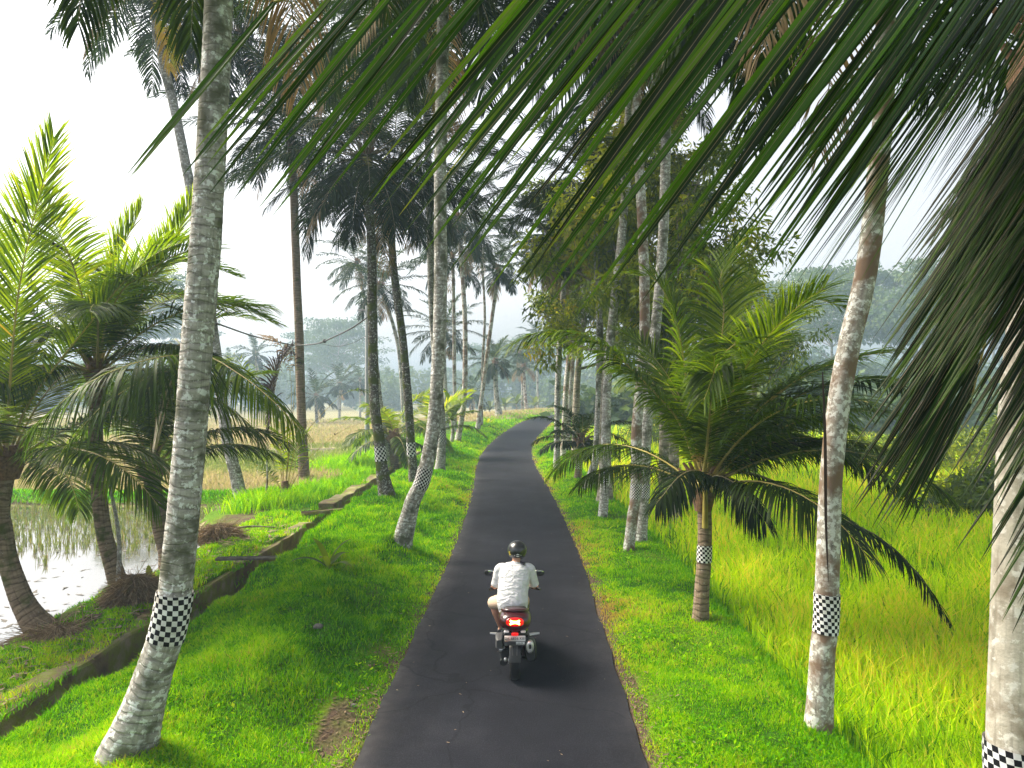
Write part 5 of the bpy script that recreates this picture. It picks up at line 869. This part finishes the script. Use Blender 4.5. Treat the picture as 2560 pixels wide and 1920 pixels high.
def text(s, c, size, mat, parent, name='lettering', rx=R(90)-.2, ax='CENTER'):
    cu = bpy.data.curves.new(name, 'FONT'); cu.body = s; cu.size = size; cu.align_x = ax; cu.align_y = 'CENTER'; cu.extrude = .0006; cu.offset = size*.012; cu.space_character = 1.12
    t = bpy.data.objects.new(name, cu); link(t); dg = bpy.context.evaluated_depsgraph_get(); me = bpy.data.meshes.new_from_object(t.evaluated_get(dg)); bpy.data.objects.remove(t)
    o = bpy.data.objects.new(name, me); me.materials.append(mat); link(o, parent); o.rotation_euler = (rx, 0, 0); p = np.asarray(c, float)
    q = parent
    while q is not None: p = p-np.array(q.location); q = q.parent
    o.location = [float(v) for v in p]; return o
text('DK 6836 KBI', bp(0, -.2318, .612), .044, G['ink'], pl); text('12-28', bp(.070, -.2328, .553), .024, G['grey'], bike, 'plate_date')
part('rear_fender', 'black', lambda mb: [tube(mb, np.stack([bp(0, -.27*math.cos(a), .275+.285*math.sin(a)) for a in np.linspace(.15+.3*0, 2.2, 14)]), np.full(14, .075), 12, rad2=np.full(14, .012), cap=True, ref=(1, 0, 0))])
part('fender_rib', 'grey', lambda mb: [tube(mb, np.stack([bp(x*.6+.4*x*math.sin(a), -.286*math.cos(a), .275+.30*math.sin(a)) for a in np.linspace(.45, 1.5, 9)]), .006, 6) for x in (-.035, .035)])
part('engine', 'black', lambda mb: (loft(mb, [(-.06, -.13, .33, .05, .07), (.05, -.135, .34, .065, .10), (.3, -.13, .36, .07, .11), (.5, -.1, .38, .1, .12)]), loft(mb, [(-.02, -.15, .22, .045, .04), (.2, -.14, .22, .05, .06)])))
part('engine_case', 'silver', lambda mb: (cyl(mb, bp(-.205, .0, .39), bp(-.13, .0, .39), .038), blob(mb, bp(-.12, -.07, .28), (.026, .02, .03)), blob(mb, bp(-.16, .1, .30), (.03, .05, .03)), cyl(mb, bp(-.09, -.02, .262), bp(-.075, -.02, .262), .05)))
part('air_filter_box', 'grey', lambda mb: loft(mb, [(-.12, -.20, .50, .035, .05), (-.08, -.205, .50, .05, .075), (.12, -.205, .49, .055, .08), (.2, -.2, .48, .04, .06)], e=.4))
part('muffler', 'black', lambda mb: (loft(mb, [(-.20, .205, .43, .06, .11), (-.15, .205, .42, .075, .125), (.1, .20, .40, .075, .12), (.3, .19, .36, .05, .06)], e=.6), tube(mb, np.stack([bp(.1, .3, .25), bp(.18, .1, .3), bp(.2, .0, .36)]), .022, 8), box(mb, bp(.14, -.03, .30), (.06, .02, .012))))
mf = part('muffler_tip', 'silver', lambda mb: revolve(mb, [(-.03, .001), (-.03, .022), (-.036, .032), (-.032, .052), (.0, .060), (.03, .060)], bp(.195, -.22, .505), (0, 1, 0), 24))
for v in [mf.data.vertices]:
    z0 = sum(q.co.z for q in v)/len(v)
    for q in v: q.co.z = z0+(q.co.z-z0)*1.42; q.co.x = .195+(q.co.x-.195)*.86
part('exhaust_hole', 'black', lambda mb: (blob(mb, bp(.195, -.252, .512), (.016, .006, .034), .9, 12), blob(mb, bp(.195, -.251, .462), (.010, .005, .010), 1, 10)))
for s in (-1, 1): part('foot_peg', 'silver', lambda mb: tube(mb, np.stack([bp(s*.20, .25, .50), bp(s*.26, .26, .505), bp(s*.335, .25, .515)]), [.022, .020, .013], 10, rad2=[.014, .013, .010]))
part('shock_absorber', 'red', lambda mb: [tube(mb, np.stack([bp(s*.115, -.02, .30), bp(s*.12, .05, .66)]), .020, 8) for s in (-1, 1)])
part('footboard', 'black', lambda mb: loft(mb, [(.62, 0, .33, .19, .05), (.8, 0, .30, .21, .05), (1.05, 0, .32, .20, .06)], e=.4))
part('leg_shield', 'gloss', lambda mb: loft(mb, [(.95, 0, .52, .21, .16), (1.05, 0, .62, .225, .22), (1.15, 0, .66, .20, .22), (1.3, 0, .66, .13, .16), (1.42, 0, .66, .05, .08)], e=.6))
part('centre_tunnel', 'black', lambda mb: loft(mb, [(.6, 0, .5, .12, .14), (.85, 0, .46, .10, .12), (1.05, 0, .5, .10, .14)]))
part('front_fender', 'red', lambda mb: tube(mb, np.stack([bp(0, 1.31-.285*math.cos(a), .27+.285*math.sin(a)) for a in np.linspace(.5, 2.7, 12)]), .065, 10, rad2=np.full(12, .012)))
part('front_fork', 'silver', lambda mb: [tube(mb, np.stack([bp(s*.095, 1.31, .262), bp(s*.085, 1.17, .62)]), .022, 8) for s in (-1, 1)])
part('windscreen', 'gloss', lambda mb: loft(mb, [(1.02, 0, .90, .10, .05), (1.08, 0, .95, .12, .06), (1.14, 0, .96, .10, .05)], e=.6))
hb = part('handlebar', 'black', lambda mb: (tube(mb, smooth_path([bp(-.36, .80, .955), bp(-.24, .86, .965), bp(-.1, .96, .955), bp(.1, .96, .955), bp(.24, .86, .965), bp(.36, .80, .955)], 24), .014, 8), blob(mb, bp(0, 1.0, .95), (.11, .06, .05), .7, 14)))
for s in (-1, 1): part('grip', 'black', lambda mb: cyl(mb, bp(s*.365, .798, .955), bp(s*.245, .857, .964), .019), hb); part('brake_lever', 'silver', lambda mb: tube(mb, np.stack([bp(s*.2, .91, .965), bp(s*.28, .885, .955), bp(s*.36, .86, .945)]), .006, 6), hb)
for s in (-1, 1):
    mr_ = part('mirror', 'black', lambda mb: (tube(mb, smooth_path([bp(s*.20, .92, .97), bp(s*.24, .98, 1.05), bp(s*.34, 1.02, 1.125)], 10), .007, 6), blob(mb, bp(s*.365, 1.03, 1.135), (.078, .018, .048), .8, 18, rot=rotm(.1, 0, 0))))
    part('mirror_glass', 'mirror', lambda mb: blob(mb, bp(s*.365, 1.016, 1.134), (.069, .006, .040), .8, 18, rot=rotm(.1+.25*(s > 0), 0, .15*s)), mr_)
# ------------------------------------------------------------------ the rider
SK = plain('skin', (.48, .24, .16), .55, var=.06, scale=12)
def fuse(name, mat, fn, vox, parent, sm=3, fac=.5):  # union of solid lofts melted into one continuous surface
    mb = MB(); fn(mb); o = mb.build(name, mat, None); a = o.modifiers.new('r', 'REMESH'); a.mode = 'VOXEL'; a.voxel_size = vox; a.use_smooth_shade = True; b = o.modifiers.new('s', 'SMOOTH'); b.iterations = sm; b.factor = fac
    dg = bpy.context.evaluated_depsgraph_get(); me = bpy.data.meshes.new_from_object(o.evaluated_get(dg)); bpy.data.objects.remove(o)
    if not me.materials: me.materials.append(mat)
    me.transform(__import__('mathutils').Matrix.Translation([-float(v) for v in parent.location])); me.name = name
    q = bpy.data.objects.new(name, me); link(q, parent); return q
def etube(mb, pts, rx, ry, n=20, k=24, ref=(1, 0, 0)):
    Q = np.array([bp(*p) for p in pts]); P = smooth_path(Q, k); u_ = np.concatenate([[0], np.cumsum(np.linalg.norm(np.diff(Q, axis=0), axis=1))]); u_ = u_/u_[-1]; t = np.linspace(0, 1, k); tube(mb, P, np.interp(t, u_, rx), n, rad2=np.interp(t, u_, ry), ref=ref)
rider = thing('person', bp(-.015, .42, .86), 'person in white shirt, beige shorts and black helmet riding the dark red motorbike', 'person')
LSH, LEL, LWR = (-.190, .56, 1.315), (-.268, .60, 1.075), (-.290, .80, .985); RSH, REL, RWR = (.195, .57, 1.315), (.278, .62, 1.075), (.285, .82, .985)
LHIP, LKN, LAN = (-.10, .46, .90), (-.305, .80, .76), (-.20, .86, .40); RHIP, RKN, RAN = (.09, .46, .90), (.115, .95, .76), (.14, .90, .40)
def mid(a, b, t, off=(0, 0, 0)): return tuple(a[i]+(b[i]-a[i])*t+off[i] for i in range(3))
def body(mb):
    etube(mb, [(-.005, .40, .84), (-.01, .40, .95), (-.01, .44, 1.10), (0, .49, 1.24), (.008, .53, 1.34), (.015, .555, 1.40)], [.16, .165, .15, .165, .14, .055], [.115, .11, .10, .11, .085, .055])
    etube(mb, [(.015, .55, 1.37), (.022, .575, 1.44), (.03, .60, 1.50)], [.058, .055, .058], [.06, .057, .06])
    blob(mb, bp(.036, .625, 1.565), (.076, .098, .112), 1, 22); blob(mb, bp(.036, .695, 1.515), (.052, .045, .055), 1, 14); blob(mb, bp(.036, .728, 1.555), (.012, .018, .020), 1, 10)
    for s in (-1, 1): blob(mb, bp(.036+s*.078, .62, 1.56), (.012, .022, .032), 1, 10)
    for A, B, C_ in ((LSH, LEL, LWR), (RSH, REL, RWR)):
        etube(mb, [A, mid(A, B, .5, (0, -.01, 0)), B], [.056, .050, .042], [.056, .050, .042]); etube(mb, [B, mid(B, C_, .4), C_], [.042, .043, .027], [.042, .040, .030])
    for A, B, C_ in ((LHIP, LKN, LAN), (RHIP, RKN, RAN)):
        etube(mb, [A, mid(A, B, .5), B], [.088, .080, .058], [.088, .080, .058]); etube(mb, [B, mid(B, C_, .35, (0, -.03, 0)), C_], [.056, .058, .036], [.058, .062, .038]); etube(mb, [(C_[0], C_[1]-.04, C_[2]-.04), (C_[0], C_[1]+.08, C_[2]-.055), (C_[0], C_[1]+.19, C_[2]-.065)], [.036, .042, .030], [.032, .026, .016])
    for s, Wp in ((-1, LWR), (1, RWR)):             # palms on the grips, four curled fingers and a thumb each
        g0 = np.array([s*.300, .830, .962]); etube(mb, [Wp, tuple((np.array(Wp)+g0)/2+np.array([0, 0, .012])), tuple(g0+np.array([0, -.012, .022]))], [.027, .036, .038], [.026, .022, .018], n=14, k=8)
        for f in range(4):
            b_ = np.array([s*(.335-.021*f), .826+.0105*f, .982-.001*f]); ln = (.85, 1, .97, .85)[3-f]
            etube(mb, [tuple(b_), tuple(b_+np.array([0, .030, .004])*ln), tuple(b_+np.array([0, .042, -.020])*ln), tuple(b_+np.array([0, .026, -.040])*ln)], [.0095, .009, .0085, .007], [.0095, .009, .0085, .007], n=10, k=10)
        t0 = np.array([s*.272, .835, .972]); etube(mb, [tuple(t0), tuple(t0+np.array([-s*.018, .012, -.014])), tuple(t0+np.array([-s*.022, .026, -.032]))], [.012, .0105, .008], [.012, .0105, .008], n=10, k=8)
fuse('body', SK, body, .006, rider, 2)
def shirtmat():
    m, n, l, b, o = nt('white_cotton'); tc = n.new('ShaderNodeTexCoord'); b.inputs['Base Color'].default_value = (.62, .62, .65, 1); b.inputs['Roughness'].default_value = .9; b.inputs['Specular IOR Level'].default_value = .15
    mp = n.new('ShaderNodeMapping'); mp.inputs['Scale'].default_value = (5, 5, 9); mp.inputs['Rotation'].default_value = (0, .5, 0); l.new(tc.outputs['Object'], mp.inputs[0]); z = n.new('ShaderNodeTexNoise'); z.inputs['Scale'].default_value = 1.6; z.inputs['Detail'].default_value = 3; z.inputs['Distortion'].default_value = .8; l.new(mp.outputs[0], z.inputs['Vector'])
    bp_ = n.new('ShaderNodeBump'); bp_.inputs['Strength'].default_value = .9; bp_.inputs['Distance'].default_value = .05; l.new(z.outputs[0], bp_.inputs['Height']); l.new(bp_.outputs[0], b.inputs['Normal']); return m
def shirt(mb):
    etube(mb, [(-.02, .34, .79), (-.03, .35, .90), (-.025, .40, 1.04), (-.008, .465, 1.18), (.002, .51, 1.28), (.006, .535, 1.345), (.010, .548, 1.375), (.014, .555, 1.395)], [.195, .215, .212, .214, .222, .200, .140, .072], [.14, .15, .14, .132, .12, .09, .075, .065], k=40)
    for s, A, B in ((-1, LSH, LEL), (1, RSH, REL)):
        A2 = (A[0]-s*.045, A[1]-.01, A[2]-.005); etube(mb, [A2, mid(A, B, .12, (s*.008, 0, .01)), mid(A, B, .55, (s*.004, -.01, 0)), mid(A, B, .98, (0, 0, -.012))], [.070, .074, .070, .074], [.085, .080, .072, .070])
    etube(mb, [(.012, .548, 1.36), (.018, .562, 1.405)], [.075, .064], [.072, .064], k=6)
fuse('shirt', shirtmat(), shirt, .007, rider, 5)
def shorts(mb):
    etube(mb, [(-.008, .40, .82), (-.01, .41, .93)], [.165, .17], [.13, .12], k=8)
    for A, B in ((LHIP, LKN), (RHIP, RKN)): etube(mb, [A, mid(A, B, .5), mid(A, B, 1.04)], [.115, .104, .088], [.112, .104, .090])
fuse('shorts', plain('beige_cotton', (.62, .45, .33), .9, var=.08, scale=30, bump=.15), shorts, .007, rider, 3)
hl = MB(); Hc = bp(.036, .625, 1.560); n = 36
u = np.linspace(-.62, np.pi/2, 24); vv = np.linspace(0, 2*np.pi, n+1)
rad = np.stack([np.cos(u)[:, None]*np.cos(vv)[None]*.134, np.cos(u)[:, None]*np.sin(vv)[None]*.152, np.repeat(np.sin(u)[:, None], n+1, 1)*.132], -1)
low = np.clip(-u/.62, 0, 1)[:, None]; rad[..., 2] += low*(.05*np.maximum(np.sin(vv), 0)[None])
outer = Hc+rad; inner = Hc+rad*.86; inner[..., 2] += .004
m = n+1; i = np.arange(len(u)-1)[:, None]*m; j = np.arange(n)[None]; q = np.stack([i+j, i+j+1, i+j+1+m, i+j+m], -1).reshape(-1, 4)
hl.add(outer.reshape(-1, 3), q); hl.add(inner.reshape(-1, 3), q[:, ::-1]); hl.add(np.concatenate([outer[0], inner[0]]), np.stack([np.arange(n), np.arange(n)+m, np.arange(n)+1+m, np.arange(n)+1], 1))
helm = hl.build('helmet', plain('helmet_shell', (.010, .010, .012), .32, coat=.4), rider)
mbk = MB(); tube(mbk, np.concatenate([outer[0][:, :], outer[0][:1]])[:-1], .008, 6); mbk.build('helmet_trim', G['black'], helm)
def onhelm(a, e, k=1.006):                          # a: angle round the back (0 = straight back, + = right), e: height angle
    v = -np.pi/2+a; return Hc+np.array([math.cos(e)*math.cos(v)*.134, math.cos(e)*math.sin(v)*.152, math.sin(e)*.132])*k
def decal(name, poly, mat, a0, e0, k=1.008):
    P = [onhelm(a0+x, e0+y, k) for x, y in poly]; c = onhelm(a0, e0, k); P2 = [p-(p-Hc)*.006 for p in P]; n_ = len(P); mb = MB(); mb.add(np.array(P+[c]), np.array([[i, (i+1) % n_, n_] for i in range(n_)])); mb.add(np.array(P+P2), np.array([[i, (i+1) % n_, (i+1) % n_+n_, i+n_] for i in range(n_)])); return mb.build(name, mat, helm)
decal('helmet_emblem', [(-.42, .03), (-.16, .10), (0, .20), (.16, .10), (.42, .03), (.40, -.03), (.14, -.13), (0, -.20), (-.14, -.13), (-.40, -.03)], plain('white_decal', (.75, .75, .75), .4), .06, -.36, 1.006)
decal('emblem_centre', [(-.27, .0), (-.12, .055), (.12, .055), (.27, .0), (.12, -.055), (-.12, -.055)], G['black'], .06, -.36, 1.012)
decal('yellow_sticker', [(-.16, .16), (.10, .24), (.16, -.16), (-.10, -.22)], plain('yellow_decal', (.55, .45, .05), .4, var=.5, scale=60), -.95, -.22)
part_ = MB(); tube(part_, smooth_path([Hc+np.array([.10, .02, -.07]), Hc+np.array([.085, .05, -.12]), Hc+np.array([.03, .07, -.135]), Hc+np.array([-.05, .06, -.12]), Hc+np.array([-.10, .02, -.07])], 16), .009, 6); part_.build('chin_strap', G['black'], helm)
for s, A in ((-1, LAN), (1, RAN)):
    mb = MB(); etube(mb, [(A[0], A[1]-.05, A[2]-.055), (A[0], A[1]+.08, A[2]-.066), (A[0], A[1]+.21, A[2]-.078)], [.044, .050, .036], [.030, .028, .018], k=10); mb.build('shoe', G['grey'], rider)
# shoulder strap of a bag seen at the right shoulder
mb = MB(); tube(mb, smooth_path([bp(.085, .60, 1.40), bp(.14, .63, 1.37), bp(.19, .655, 1.30), bp(.20, .66, 1.18)], 12), .02, 8, rad2=np.full(12, .006)); mb.build('strap', plain('navy_strap', (.02, .02, .05), .8), rider)
# ------------------------------------------------------------------ morning haze: one closed box of air
HX, HY0, HY1, HZ0, HZ1 = 420, -100, 420, -2.2, 26
hm = bpy.data.materials.new('haze_air'); hm.use_nodes = True; hn = hm.node_tree.nodes; hn.clear(); ho = hn.new('ShaderNodeOutputMaterial'); hv = hn.new('ShaderNodeVolumePrincipled'); hm.node_tree.links.new(hv.outputs[0], ho.inputs['Volume'])
hv.inputs['Color'].default_value = (.45, .60, .79, 1); hv.inputs['Density'].default_value = .0019; hv.inputs['Anisotropy'].default_value = .0
mb = MB(); mb.add([(x, y, z) for z in (HZ0, HZ1) for y in (HY0, HY1) for x in (-HX, HX)], np.array([[0, 2, 3, 1], [4, 5, 7, 6], [0, 1, 5, 4], [2, 6, 7, 3], [0, 4, 6, 2], [1, 3, 7, 5]])); tag(mb.build('haze', hm, smooth=False), kind='stuff')
